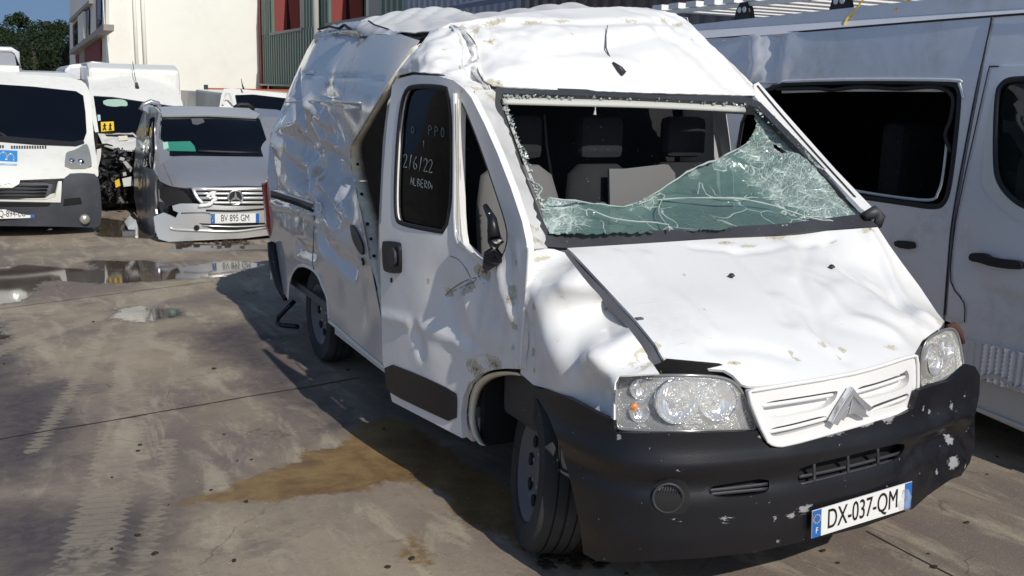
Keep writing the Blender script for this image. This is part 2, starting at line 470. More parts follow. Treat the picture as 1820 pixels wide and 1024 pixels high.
# ================================================================= MATERIALS
M_white = paint('white_paint', (.80, .795, .78), .30, dirt=.10, flecks=.25)
M_side = paint('shaded_side_paint', (.62, .62, .63), .17, dirt=.2, dirtcol=(.30, .26, .2), metal=.22, coat=.5, dents=.03)  # van's white greyed and made part metallic; side's shaded tone put into the colour
M_dull = paint('dull_white_paint', (.74, .74, .73), .38, dirt=.2, coat=.15)
M_roofw = paint('roof_white_paint', (.78, .77, .74), .45, dirt=.3, coat=.1)
M_inner = mat('bare_inner_metal', (.50, .50, .47), .55)
M_primer = paint('primer_flange', (.84, .80, .66), .5, dirt=.35, dirtcol=(.42, .36, .12), coat=0)
M_black = plastic('black_plastic', (.007, .007, .010), .36, .12, (.30, .30, .31))
M_trim = plastic('grey_black_trim', (.03, .03, .036), .5, .35)
M_grey = plastic('grey_plastic', (.075, .075, .085), .55, .4)
M_rubber = mat('rubber', (.012, .012, .014), .6)
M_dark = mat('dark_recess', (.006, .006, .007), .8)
M_seat = plastic('seat_cloth', (.011, .012, .015), .9, .2)
M_seatg = mat('grey_seat_cloth', (.15, .15, .15), .9)
M_chrome = mat('chrome', (.78, .79, .80), .3, .85)
M_tyre = plastic('tyre_rubber', (.022, .022, .023), .8, .7)
M_cap = plastic('hubcap_grey', (.10, .10, .105), .5, .4)
M_reflect = mat('lamp_reflector', (.8, .8, .8), .12, 1.0)
_n = NT(M_reflect); _v = _n.n('ShaderNodeTexVoronoi', inp={'Scale': 55.0}); _n.l(_n.mp(_n.co(), (1, 1, .35)), _v.inputs['Vector']); _n.bump(_v.outputs[0], .30, .012)
M_amber = mat('amber_bulb', (.7, .22, .03), .25)
M_red = mat('red_lens', (.35, .012, .015), .15, 0, .5, .5)
M_plate = mat('plate_white', (.78, .78, .76), .35)
M_blue = mat('plate_blue', (.02, .13, .42), .35)
M_ink = mat('plate_black', (.01, .01, .01), .5)
M_glass = glass_mat('tinted_glass', (.02, .03, .035), .35)
M_glassd = glass_mat('dark_glass', (.004, .005, .009), .10, .03, 1.22)
M_clear = glass_mat('clear_lens', (.75, .75, .72), .30, .04)
M_chalk = mat('chalk_marker', (.22, .26, .28), .9)
M_yellow = mat('yellow_plastic', (.75, .5, .03), .5)

# ================================================================= CRASHED VAN
van = empty('crashed_van', (0, 2.6, 0), 'wrecked white van with shattered windscreen, dented hood and crumpled high roof, nearest the camera', 'van')
# ---- side
S_side = Surf((-1, 0, 0), [
    (-1.0, 2.2, .36), (-1.0, 3.6, .36), (-1.0, 5.2, .36), (-1.01, 2.3, .9), (-1.02, 3.6, .9), (-1.01, 5.25, .9), (-1.03, 5.25, 1.26),
    (-1.0, 5.22, 1.52), (-.89, 5.2, 1.77), (-.80, 5.2, 1.98), (-.71, 5.2, 2.16), (-.61, 5.2, 2.31),
    (-1.0, 2.3, 1.3), (-1.0, 2.3, 1.94), (-.97, 2.4, 2.05), (-.84, 2.3, 2.19), (-.82, 3.5, 2.21), (-.80, 4.45, 2.27), (-.96, 3.6, 1.95), (-1.0, 3.3, 1.8),
    (-.90, 4.4, 1.93), (-.96, 4.4, 1.75), (-1.0, 3.0, 1.6), (-1.02, 4.0, 1.15), (-.90, 4.3, 1.42), (-.87, 3.6, 1.40), (-.95, 3.1, 1.3), (-1.02, 3.9, 1.0)])
S_side.crease([(495, 231), (519, 221), (532, 222), (542, 245), (548, 292), (566, 302)], .09, .035)
S_side.crease([(548, 181), (565, 202), (589, 225), (608, 253)], .07, .035)
S_side.crease([(562, 218), (577, 247), (597, 261), (616, 268)], .07, .04)
S_side.crease([(526, 145), (528, 173), (538, 206)], .10, -.05)
S_side.crease([(489, 253), (548, 290)], .09, .04)
S_side.crease([(480, 262), (484, 320)], .12, -.05)
S_side.crease([(569, 312), (601, 359), (616, 392)], .06, .04)
S_side.crease([(567, 343), (605, 392)], .05, -.035)
S_side.crease([(500, 270), (520, 300), (545, 325)], .08, -.05)
S_side.crease([(585, 270), (600, 300), (625, 330)], .10, -.05)
S_side.crease([(575, 420), (598, 455), (625, 475)], .10, -.035)
S_side.crease([(530, 440), (560, 450)], .07, -.03)
S_side.crease([(590, 330), (620, 300)], .06, .02)
S_side.bump((562, 304), .06, -.05); S_side.bump((540, 262), .16, -.05); S_side.bump((588, 240), .14, -.04)
S_side.bump((600, 400), .30, .03); S_side.bump((640, 540), .25, -.03); S_side.bump((590, 500), .18, -.02)
S_side.crumple((520, 270), .62, .018, 2.4, 3.1)
S_side.crumple((590, 330), .5, .010, 3.4, 8.1)
S_side.crumple((500, 300), .4, .006, 6, 1.7)
S_side.wavy(.010, 1.2, 4)
S_side.crease([(526, 131), (560, 133), (620, 137), (682, 141)], .012, -.012)       # pressed line of the high roof
S_side.crease([(506, 181), (560, 179), (642, 183)], .018, .012)
S_side.crease([(480, 362), (557, 384)], .03, .014)
S_side.crease([(545, 190), (552, 235), (556, 290), (558, 340)], .07, .03); S_side.crease([(530, 215), (536, 260), (540, 320)], .06, -.03); S_side.crease([(575, 205), (596, 262), (612, 330), (622, 385)], .06, .025)
S_side.crease([(558, 357), (558, 402), (603, 424)], .010, -.012)
spots_side = [(563, 305, .07), (640, 300, .05), (572, 318, .05), (500, 448, .05), (600, 365, .04), (535, 235, .04), (645, 470, .03)]
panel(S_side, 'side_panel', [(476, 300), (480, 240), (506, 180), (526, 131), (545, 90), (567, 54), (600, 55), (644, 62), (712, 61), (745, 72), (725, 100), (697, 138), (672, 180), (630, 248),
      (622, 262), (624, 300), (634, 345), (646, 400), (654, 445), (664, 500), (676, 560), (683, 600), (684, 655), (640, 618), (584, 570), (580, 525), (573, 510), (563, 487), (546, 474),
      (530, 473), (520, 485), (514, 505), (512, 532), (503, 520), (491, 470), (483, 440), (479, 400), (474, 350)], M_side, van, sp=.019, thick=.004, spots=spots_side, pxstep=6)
# bent front flange of the sliding door, primer showing
fl = [(747, 78, 4), (722, 106, 5), (697, 142, 6), (672, 182, 6), (648, 222, 7), (632, 247, 8), (627, 262, 9), (629, 290, 10), (637, 335, 11), (648, 385, 13), (652, 410, 14), (660, 450, 12), (666, 480, 9), (672, 505, 6), (678, 550, 3), (681, 575, 2)]
rows = [[], [], [], []]
q = cr([(a, b, c) for a, b, c in fl], 5)
for i, (a, b, c) in enumerate(q):
    jx = random.uniform(-.8, .8)
    h0 = S_side.hits([(a-c*.55+jx, b)])[0]
    y0 = h0[1]-.012; rows[0].append(tuple(h0+np.array([.004, 0, 0]))); rows[1].append(tuple(at(a-c*.45+jx*.5, b, 'y', y0)))
    rows[2].append(tuple(at(a+c*.9+jx, b, 'y', y0+.012*noise.noise(Vector((i*.5, 3, 0))))))
    rows[3].append(tuple(at(a+c*1.75, b, 'y', y0+.01+.02*noise.noise(Vector((i*.7, 1, 0))))))
mb = MB().grid(rows); fo = mb.build('door_flange', M_primer, van, smooth=True)
mod = fo.modifiers.new('t', 'SOLIDIFY'); mod.thickness = .004; mod.offset = 0
ho = MB()
for (a, b) in [(639, 345), (649, 398), (656, 425), (661, 455), (632, 292)]:
    p = at(a+4, b, 'y', S_side.hits([(a-6, b)])[0][1]-.022); MB().lathe([(0, .002), (.008+.004*random.random(), .002), (.010, -.006)], Matrix.Translation(V3(p)) @ Matrix.Rotation(math.pi/2, 4, 'X'), 10).build('flange_hole', M_dark, fo)
# sliding rail, handle, seams
def strip(S, name, px, w, mt, par, off=.004, n=6, flat=.5, closed=False, ns=8):
    p = line_on(S, px, off, n, closed); return MB().tube(p, w, ns, closed, flat, upv=tuple(S.n)).build(name, mt, par, smooth=True)
panel(S_side, 'door_rail', [(481, 337), (556, 361), (556, 376), (481, 350)], M_grey, van, off=.004, sp=.03, thick=.02)
strip(S_side, 'pressed_line', [(528, 132), (560, 134), (620, 137), (668, 140), (680, 143)], .0045, M_cap, van, -.002, 5, .5)  # grey strip puts the pressed crease's faint shade line into colour
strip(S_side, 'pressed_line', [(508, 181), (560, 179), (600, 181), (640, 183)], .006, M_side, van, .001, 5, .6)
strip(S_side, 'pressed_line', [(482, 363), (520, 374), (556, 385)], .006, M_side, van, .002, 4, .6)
strip(S_side, 'rail_groove', [(482, 349), (520, 360), (556, 375)], .010, M_dark, van, .01)
strip(S_side, 'rail_lip', [(482, 337), (520, 349), (557, 361)], .008, M_white, van, .012)
panel(S_side, 'sliding_handle', [(621, 398), (628, 402), (640, 425), (645, 440), (644, 455), (636, 447), (625, 425)], M_black, van, off=.012, sp=.02, thick=.02, rnd=1)
strip(S_side, 'rail_catch', [(561, 352), (564, 361), (569, 362), (570, 374), (566, 378), (562, 374), (563, 368)], .008, M_white, van, .02)
strip(S_side, 'door_seam', [(558, 380), (558, 400), (557, 430), (556, 470), (566, 500)], .005, M_grey, van, .0005)
strip(S_side, 'sill_edge', [(584, 571), (600, 584), (640, 619), (684, 655)], .012, M_primer, van, .004)
strip(S_side, 'keyhole', [(643, 460), (646, 467), (645, 470)], .010, M_dark, van, .006, 2)
# rear wheel arch lip and black corner trim, hanging step tube
strip(S_side, 'arch_lip', [(512, 532), (514, 505), (520, 485), (530, 473), (546, 474), (563, 487), (573, 510), (581, 530), (584, 569)], .012, M_white, van, .0, 4)
S_r = S_side
mb = MB().tube([at(482, 432, 'x', -1.03), at(484, 452, 'x', -1.035), at(489, 480, 'x', -1.03), at(497, 508, 'x', -1.02), at(508, 532, 'x', -1.0)], [.03, .035, .035, .035, .02], 8, upv=(1, 0, 0)); mb.build('rear_bumper_corner', M_black, van, smooth=True)
MB().tube([at(524, 535, 'y', 4.75), at(510, 548, 'y', 4.75), at(495, 564, 'y', 4.8), at(493, 574, 'y', 4.8), at(500, 578, 'y', 4.75), at(530, 581, 'y', 4.65)], .018, 8).build('hanging_step', M_black, van, smooth=True)
# tail lamp
mb = MB(); pts = [at(468, 328, 'y', 5.27), at(476, 322, 'y', 5.27), at(480, 345, 'y', 5.27), at(483, 405, 'y', 5.27), at(480, 422, 'y', 5.27), at(474, 400, 'y', 5.27), at(471, 355, 'y', 5.27)]
mb.prism([tuple(p) for p in pts], (0.01, .12, 0)).build('tail_light', M_red, van, bevel=.01)
# back wall, far side, floor, underside
mb = MB(); mb.prism([(-1.0, 5.27, .38), (.98, 5.3, .38), (1.0, 5.3, 1.3), (.86, 5.25, 2.0), (.6, 5.2, 2.52), (-.58, 5.2, 2.32), (-.85, 5.2, 1.85), (-1.0, 5.24, 1.4)], (0, .04, 0)).build('rear_door', M_dull, van)
MB().box((-.95, 1.46, .42), (.95, 5.25, .47)).build('floor', M_grey, van)
MB().box((-.6, 1.2, .26), (-.5, 5.2, .42)).box((.5, 1.2, .26), (.6, 5.2, .42)).box((-.7, .5, .30), (.7, 1.3, .44)).box((-.3, 1.5, .22), (.1, 4.9, .36)).build('chassis', M_rubber, van)
MB().box((-.90, 3.75, .30), (-.72, 3.80, 1.0)).box((-.72, 3.7, .47), (-.68, 4.75, 1.0)).build('rear_wheel_housing', M_dark, van)
S_left = Surf((1, 0, 0), [(1.0, .5, .4), (1.0, 5.2, .4), (1.02, 2.5, 1.0), (1.0, 1.0, 1.2), (1.0, 5.2, 1.3), (.97, 1.5, 1.5), (.88, 1.9, 1.9), (.88, 5.2, 2.0), (.72, 2.2, 2.3), (.62, 5.2, 2.5), (.97, 3.0, 1.6)])
S_left.wavy(.02, 1.5, 2)
def lp(P): return [tuple(S_left.fwd(np.array([p]))[0, :2]) for p in P]
def lpanel(name, P, mt, holes=(), **k):
    return panel(S_left, name, lp([(1.0, y, z) for y, z in P]), mt, van, holes=[lp([(1.0, y, z) for y, z in h]) for h in holes], uvin=True, hrnd=0, **k)
lpanel('far_side_panel', [(2.3, .38), (3.7, .38), (3.75, .6), (3.95, .72), (4.35, .72), (4.55, .6), (4.6, .38), (5.27, .38), (5.27, 1.9), (5.2, 2.5), (2.3, 2.33), (2.25, 1.9)], M_dull, sp=.07)
lpanel('driver_door', [(2.26, .30), (2.24, 1.9), (1.85, 1.9), (1.2, 1.25), (1.02, 1.2), (1.0, .8), (1.25, .72), (1.4, .5), (1.42, .3)], M_dull, holes=[[(2.12, 1.25), (2.12, 1.80), (1.86, 1.80), (1.42, 1.32), (1.42, 1.25)]], sp=.05)
MB().tube([(.96, 2.24, 1.25), (.90, 2.24, 1.9)], .03, 6).build('door_pillar', M_inner, van); MB().tube([(.93, 1.62, 1.25), (.89, 1.62, 1.66)], .018, 6).build('window_divider', M_inner, van)
lpanel('far_fender', [(1.0, 1.12), (.6, .90), (.52, .75), (.6, .75), (.8, .8), (1.0, .8)], M_dull, sp=.05)

# ---- front passenger door, hanging ajar
S_door = Surf((-1, -.12, 0), [(-1.0, .92, .75), (-1.0, .95, 1.2), (-.985, 1.2, 1.35), (-.99, 1.2, .45), (-1.02, 1.3, .9), (-1.155, 2.14, .8), (-1.145, 2.1, .45), (-1.14, 2.14, 1.3), (-1.09, 2.1, 1.87), (-1.05, 1.6, 1.88), (-1.08, 1.7, 1.25), (-1.08, 1.65, .8), (-1.075, 1.6, .45), (-.985, 1.35, 1.6)])
S_door.crease([(681, 563), (720, 572), (762, 585), (806, 606), (850, 632)], .045, .014)
S_door.crease([(735, 585), (744, 600), (750, 625)], .06, -.022)
S_door.crease([(825, 515), (832, 545), (838, 585)], .06, .020)
S_door.crease([(862, 490), (850, 530), (835, 575), (832, 610)], .07, -.022)
S_door.crease([(791, 524), (825, 502), (866, 483)], .04, -.018)
S_door.crease([(890, 480), (895, 520), (912, 560)], .05, .022)
S_door.crease([(905, 440), (912, 500), (916, 560), (918, 610)], .035, -.014)
S_door.bump((800, 545), .10, -.020); S_door.bump((880, 600), .10, .012); S_door.bump((780, 500), .12, -.01); S_door.bump((770, 640), .12, .008)
S_door.crumple((865, 525), .30, .011, 8, 2.2); S_door.wavy(.004, 2.5, 9)
door_out = [(697, 714), (683, 655), (680, 640), (678, 560), (676, 480), (677, 400), (681, 310), (688, 220), (697, 152), (706, 140), (735, 133), (780, 135), (806, 143), (825, 158), (838, 174), (861, 220),
            (884, 272), (908, 334), (928, 394), (936, 432), (937, 470), (932, 540), (926, 600), (923, 656), (900, 655), (872, 658), (850, 667), (832, 684), (823, 707), (819, 740), (822, 779)]
win = [(719, 159), (740, 153), (780, 154), (803, 160), (803, 415), (760, 408), (712, 398), (703, 388), (702, 330), (708, 220)]
qwin = [(816, 172), (826, 190), (847, 242), (867, 298), (881, 340), (896, 385), (904, 420), (897, 452), (878, 476), (858, 464), (836, 445), (817, 427)]
sp_door = [(863, 482, .08, 1.5), (800, 520, .05), (835, 508, .05, 1.6), (845, 655, .07, 2), (880, 648, .07, 2), (912, 515, .05), (905, 530, .05), (915, 580, .04), (912, 620, .03), (838, 690, .05), (825, 515, .05), (760, 500, .03), (917, 470, .03), (910, 540, .03), (820, 160, .03)]
dr = panel(S_door, 'passenger_door', door_out, M_white, van, holes=[win, qwin], sp=.022, thick=.032, spots=sp_door, pxstep=7)
panel(S_door, 'door_glass', win, M_glassd, dr, off=-.018, sp=.05, thick=.004, rnd=2)
sealp = chaikin(win, 2); strip(S_door, 'window_seal', sealp, .012, M_rubber, dr, -.002, 1, .6, True)
strip(S_door, 'quarter_seal', chaikin(qwin, 1), .007, M_trim, dr, -.01, 1, .6, True)
strip(S_door, 'window_post', [(808, 166), (808, 300), (809, 418), (830, 443), (868, 478)], .014, M_white, dr, .006, 3, .5)
strip(S_door, 'window_post_seal', [(815, 176), (816, 300), (817, 425), (838, 448), (860, 468)], .004, M_primer, dr, .012, 3, .6)
mol = [(682, 643), (740, 665), (808, 697), (811, 710), (809, 754), (760, 732), (694, 700), (686, 688)]
panel(S_door, 'door_moulding', mol, M_black, dr, off=.008, sp=.03, thick=.012, rnd=1)
hd = [(678, 431), (684, 428), (704, 430), (709, 434), (710, 482), (706, 487), (686, 484), (680, 478)]
hdl = panel(S_door, 'door_handle', hd, M_black, dr, off=.016, sp=.015, thick=.02, rnd=1)
panel(S_door, 'handle_grip', [(687, 440), (700, 440), (702, 474), (689, 473)], M_trim, hdl, off=.03, sp=.015, thick=.012, rnd=1)
p = S_door.hits([(696, 498)])[0]; MB().lathe([(0, .006), (.011, .005), (.013, 0)], Matrix.Translation(V3(p)) @ Matrix.Rotation(-math.pi/2, 4, 'Y'), 14).build('door_lock', M_trim, dr, smooth=True)
strip(S_door, 'door_edge', [(939, 440), (937, 480), (932, 545), (927, 600), (924, 655)], .009, M_white, dr, -.002, 4)
strip(S_door, 'scratch', [(791, 525), (806, 512), (828, 499), (850, 492), (866, 482), (880, 470)], .0022, M_grey, dr, .0006)
strip(S_door, 'scratch', [(796, 521), (822, 510), (846, 497), (852, 478)], .0016, M_grey, dr, .0006)
strip(S_door, 'scratch', [(800, 455), (815, 462), (828, 478), (842, 505)], .0016, M_grey, dr, .0006)
strip(S_door, 'scratch', [(838, 690), (836, 655), (850, 632), (880, 638)], .003, M_primer, dr, .0006)
# broken mirror foot
mb = MB(); mb.tube([S_door.hits([p_])[0]+np.array([-.03, 0, 0]) for p_ in [(885, 405), (893, 430), (890, 455), (876, 474)]], [.018, .035, .045, .02], 8)
mb.tube([S_door.hits([p_])[0]+np.array([-.05, -.01, 0]) for p_ in [(880, 365), (892, 388), (896, 420)]], [.012, .02, .028], 7)
mb.build('mirror_foot', M_black, dr, smooth=True)
MB().tube([S_door.hits([p_])[0]+np.array([-.06, 0, 0]) for p_ in [(893, 378), (894, 396), (888, 410)]], .004, 6).build('bare_mirror_rod', M_primer, dr)
# chalk writing on the glass
GL = {'2': [[(0, .8), (.15, 1), (.5, 1), (.6, .75), (.4, .45), (0, 0), (.6, .02)]], '/': [[(.1, -.1), (.5, 1.1)]], '6': [[(.5, 1), (.15, .7), (0, .3), (.2, 0), (.5, .1), (.5, .4), (.1, .42)]],
      'A': [[(0, 0), (.3, 1), (.6, 0)], [(.12, .4), (.5, .4)]], 'L': [[(0, 1), (0, 0), (.5, 0)]], 'B': [[(0, 0), (0, 1), (.4, .9), (.35, .6), (0, .5), (.5, .35), (.45, .05), (0, 0)]],
      'E': [[(.5, 1), (0, 1), (0, 0), (.5, 0)], [(0, .5), (.4, .5)]], 'R': [[(0, 0), (0, 1), (.45, .85), (.4, .55), (0, .5), (.5, 0)]], 'D': [[(0, 0), (0, 1), (.5, .75), (.5, .25), (0, 0)]], 'I': [[(0, 0), (0, .6)]],
      'P': [[(0, 0), (0, 1), (.45, .85), (.45, .6), (0, .5)]], 'O': [[(.1, .1), (0, .6), (.25, 1), (.5, .7), (.4, .1), (.1, .1)]]}
def scrawl(word, x, y, dx, dy, h, wd):
    for i, ch in enumerate(word):
        for st in GL[ch]:
            px = [(x+dx*i+a*wd, y+dy*i-b*h+a*dy*.4) for a, b in st]
            strip(S_door, 'chalk_mark', px, .0018, M_chalk, dr, -.0135, 2)
scrawl('2/6/22', 717, 297, 9.0, 1.9, 22, 10)
scrawl('ALBERDI', 729, 328, 6.4, 1.5, 13, 7)
scrawl('PPO', 762, 240, 11, 2, 17, 10); scrawl('O', 731, 237, 10, 1, 12, 9); scrawl('I', 753, 262, 8, 1, 20, 4)

# ---- fender
S_fen = Surf((-1, -.35, .1), [(925, 660, 'x', -.978), (930, 560, 'x', -.978), (938, 447, 'x', -.945), (965, 442, 'x', -.85), (1003, 447, 'x', -.77), (1073, 535, 'x', -.775), (1117, 582, 'x', -.785), (1158, 643, 'x', -.80), (1172, 657, 'x', -.81),
     (1092, 745, 'x', -.955), (1010, 705, 'x', -.976), (960, 685, 'x', -.978), (1092, 690, 'x', -.915), (1000, 600, 'x', -.975), (1055, 620, 'x', -.968), (1085, 690, 'x', -.95), (1110, 600, 'x', -.865), (1140, 655, 'x', -.86), (1030, 520, 'x', -.90), (985, 500, 'x', -.955)])
S_fen.crease([(1000, 492), (1035, 540), (1055, 590), (1068, 640), (1085, 700)], .05, .012)
S_fen.crease([(1005, 520), (1015, 580), (1022, 640), (1040, 700)], .10, -.014)
S_fen.crease([(948, 480), (945, 560), (948, 630)], .03, -.012); S_fen.crumple((945, 540), .14, .007, 14, 5); S_fen.wavy(.003, 3, 3)
sp_f = [(950, 462, .035), (947, 545, .045, .6), (948, 625, .035), (950, 658, .025), (945, 575, .02), (1140, 622, .03), (1125, 645, .025), (1150, 650, .03), (1075, 552, .012)]
panel(S_fen, 'fender', [(925, 664), (930, 560), (936, 500), (938, 446), (965, 441), (985, 443), (1003, 449), (1038, 495), (1073, 536), (1117, 583), (1140, 614), (1158, 644), (1172, 664), (1130, 666), (1100, 668), (1093, 680), (1091, 700), (1091, 746), (1050, 726), (1010, 705), (975, 692), (948, 684)], M_white, van, sp=.02, thick=.006, spots=sp_f, pxstep=6)
# grey filler between fender and hood
S_gap = Surf((-.5, -.4, .77), [(1000, 448, 'x', -.78), (1073, 535, 'x', -.79), (1117, 582, 'x', -.80), (1158, 643, 'x', -.81), (1017, 448, 'x', -.74), (1090, 526, 'x', -.745), (1131, 570, 'x', -.755), (1164, 611, 'x', -.765), (1184, 649, 'x', -.775)])
panel(S_gap, 'hood_gap_strip', [(996, 445), (1000, 450), (1073, 537), (1117, 584), (1158, 645), (1174, 660), (1190, 655), (1164, 609), (1131, 568), (1090, 524), (1019, 444)], M_grey, van, off=-.012, sp=.02, thick=.01)

# ---- hood
S_hood = Surf((0, -.35, .94), [(1008, 441, 'x', -.735), (1017, 448, 'x', -.74), (1090, 526, 'x', -.745), (1131, 570, 'x', -.755), (1164, 611, 'x', -.765), (1184, 649, 'x', -.775),
     (1300, 660, 'y', .17), (1330, 688, 'y', .12), (1420, 680, 'y', .09), (1500, 667, 'y', .08), (1628, 628, 'y', .14), (1640, 606, 'y', .24), (1678, 572, 'x', .78), (1650, 540, 'x', .86), (1600, 470, 'x', .87), (1555, 402, 'x', .88),
     (1280, 424, 'y', 1.02), (1420, 415, 'y', 1.0), (-.4, .6, 1.13), (.1, .6, 1.135), (.5, .6, 1.12), (.1, .3, 1.02), (-.45, .3, 1.02), (.5, .3, 1.0), (-.1, .85, 1.21)])
S_hood.crease([(1149, 453), (1181, 511), (1222, 548), (1263, 587)], .05, .008)
S_hood.crease([(1313, 450), (1345, 485), (1369, 517), (1400, 570)], .06, -.012)
S_hood.crease([(1262, 618), (1310, 618), (1360, 622), (1400, 634)], .05, -.010)
S_hood.crease([(1400, 440), (1440, 500), (1500, 560), (1580, 590)], .08, .016)
S_hood.crease([(1470, 430), (1520, 490), (1600, 540)], .07, -.018)
S_hood.crease([(1380, 530), (1430, 590), (1480, 620)], .06, .010)
S_hood.crease([(1230, 440), (1330, 448), (1480, 425)], .03, -.008)
S_hood.crease([(1540, 410), (1570, 460), (1640, 560)], .05, .022)
S_hood.bump((1600, 530), .10, -.028); S_hood.bump((1550, 480), .12, -.02); S_hood.bump((1240, 540), .15, .008); S_hood.bump((1470, 560), .12, -.016); S_hood.bump((1665, 575), .05, .02)
S_hood.crumple((1540, 520), .38, .012, 4, 6); S_hood.crumple((1300, 640), .2, .003, 9, 2); S_hood.wavy(.005, 2.0, 1)
S_hood.crease([(1100, 450), (1180, 530), (1240, 610)], .05, .006); S_hood.crease([(1440, 430), (1420, 500), (1460, 590), (1500, 640)], .04, -.009); S_hood.crease([(1560, 440), (1590, 520), (1640, 590)], .04, -.012)
sp_h = [(1178, 533, .02, .6), (1170, 615, .05, .5), (1183, 640, .04, .6), (1263, 625, .02, .6), (1240, 632, .018), (1198, 628, .016), (1407, 628, .035, .6), (1462, 612, .035), (1498, 622, .05, .55), (1494, 640, .04, .5), (1585, 618, .03, 2), (1672, 572, .05), (1545, 406, .04, 2), (1380, 422, .04, 3), (1330, 437, .03, 3),
        (1290, 432, .03, 3), (1260, 600, .012), (1215, 488, .012), (1250, 550, .010), (1420, 640, .02), (1305, 645, .02, 3), (1555, 460, .02), (1480, 430, .02, 2), (1220, 560, .01)]
hood_px = [(1008, 441), (1019, 450), (1090, 526), (1131, 570), (1164, 611), (1186, 651), (1240, 654), (1288, 658), (1303, 667), (1318, 683), (1330, 687), (1420, 681), (1500, 668), (1560, 652), (1625, 630), (1640, 604), (1672, 582), (1679, 572),
           (1665, 555), (1635, 510), (1605, 470), (1580, 435), (1560, 404), (1420, 414), (1280, 424), (1140, 433)]
hood = panel(S_hood, 'hood', hood_px, M_white, van, sp=.022, thick=.012, spots=sp_h, pxstep=7)
for (a, b) in [(1300, 494), (1478, 478)]:
    p = S_hood.hits([(a, b)])[0]; MB().tube([p+np.array([0, .012, .0]), p+np.array([0, 0, .012]), p+np.array([0, -.014, .010])], [.012, .015, .007], 8, flat=.6).build('washer_jet', M_trim, hood, smooth=True)
for (a, b) in [(1136, 567), (1212, 543)][:1]:
    p = S_hood.hits([(a, b)])[0]; MB().box(tuple(p-np.array([.014, .009, .002])), tuple(p+np.array([.014, .009, .005]))).build('paint_chip', M_grey, hood)
# dark engine bay under the hood edge
MB().box((-.70, .40, .5), (.60, .95, .88)).build('engine_bay', M_dark, van)
S_bay = Surf((0, -1, .2), [(1175, 655, 'x', -.80), (1100, 670, 'x', -.88), (1345, 765, 'y', .17), (1310, 676, 'y', .2), (1700, 590, 'y', .62), (1640, 690, 'y', .50), (1500, 700, 'y', .17)])
panel(S_bay, 'front_bulkhead', [(1096, 670), (1172, 648), (1185, 640), (1240, 645), (1300, 650), (1335, 680), (1500, 660), (1625, 625), (1632, 640), (1632, 700), (1500, 760), (1360, 790), (1100, 768)], M_dark, van, off=-.01, sp=.04, thick=.01)

# ---- bumper on its plan curve
path = [(-1.01, 1.0), (-1.005, .75), (-1.0, .5), (-.965, .32), (-.88, .19), (-.72, .11), (-.45, .06), (-.1, .035), (.25, .05), (.52, .10), (.76, .17), (.93, .25), (1.00, .36), (1.02, .52), (1.01, .95)]
S_b = PathSurf(path)
def bprof(uv):
    z = uv[:, 1]; s_ = (uv[:, 0]-S_b.s[-1]*.5)/(S_b.s[-1]*.5)
    r = .012*np.clip((z-.62)/.12, 0, 1)*-1-.02*np.clip((.36-z)/.1, 0, 1)
    r = r-.018*np.exp(-((z-.56)/.035)**2)*(np.abs(s_) < .86)+.012*np.exp(-((z-.64)/.03)**2)
    return r
S_b.mods.append(bprof)
S_b.bump((1680, 800), .10, -.03); S_b.bump((1660, 730), .06, -.02); S_b.crease([(1640, 790), (1690, 770), (1725, 800)], .06, -.03)
S_b.crease([(1640, 850), (1625, 800), (1600, 840)], .03, -.012); S_b.crumple((1680, 790), .22, .012, 12, 3); S_b.wavy(.006, 4, 7)
bump_px = [(945, 690), (975, 693), (1010, 707), (1050, 728), (1090, 748), (1092, 768), (1130, 770), (1220, 770), (1346, 766), (1356, 785), (1368, 796), (1390, 797), (1500, 764), (1600, 738), (1622, 728), (1634, 694), (1690, 676), (1712, 656), (1722, 648),
           (1734, 652), (1742, 668), (1741, 700), (1732, 745), (1733, 790), (1724, 822), (1708, 846), (1690, 852), (1650, 880), (1622, 905), (1530, 938), (1440, 960), (1340, 982), (1250, 992), (1100, 1000), (1060, 997), (1037, 984), (1030, 930), (1015, 860), (998, 800), (975, 740)]
h1 = [(1416, 836), (1440, 826), (1500, 812), (1560, 797), (1607, 786), (1608, 800), (1592, 818), (1540, 834), (1470, 852), (1420, 866)]
h2 = [(1258, 866), (1300, 859), (1366, 849), (1368, 868), (1358, 878), (1300, 884), (1262, 882)]
sp_b = [(1694, 822, .042, 1.6), (1665, 838, .02), (1716, 830, .02), (1480, 765, .03, 4), (1540, 752, .025, 3), (1580, 745, .03, 2), (1430, 905, .03, 2), (1210, 833, .02), (1116, 835, .015), (1652, 735, .02), (1690, 720, .03), (1715, 700, .02), (1640, 730, .02),
        (1380, 925, .02), (1350, 780, .02), (1100, 775, .015), (1175, 850, .01), (1385, 960, .015), (1200, 930, .015, 3), (1290, 925, .02, 3), (1500, 850, .02), (1685, 780, .03, 2), (1720, 760, .02), (1405, 915, .02, 2), (1470, 888, .015, 3)]
bum = panel(S_b, 'front_bumper', bump_px, M_black, van, holes=[h1, h2], sp=.024, thick=.02, spots=sp_b, pxstep=8, hrnd=1)
panel(S_b, 'bumper_grille_backing', [(1405, 825), (1615, 775), (1615, 815), (1550, 845), (1410, 880)], M_dark, bum, off=-.05, sp=.05, thick=.005)
panel(S_b, 'intake_backing', [(1250, 858), (1375, 840), (1372, 888), (1255, 890)], M_dark, bum, off=-.04, sp=.05, thick=.005)
for px in ([(1420, 848), (1470, 838), (1530, 824), (1600, 805)], [(1420, 862), (1470, 850), (1540, 832), (1590, 818)][:4], [(1260, 872), (1300, 868), (1366, 860)], [(1262, 879), (1300, 875), (1364, 869)]):
    strip(S_b, 'grille_slat', px, .007, M_trim, bum, -.012, 4, .6)
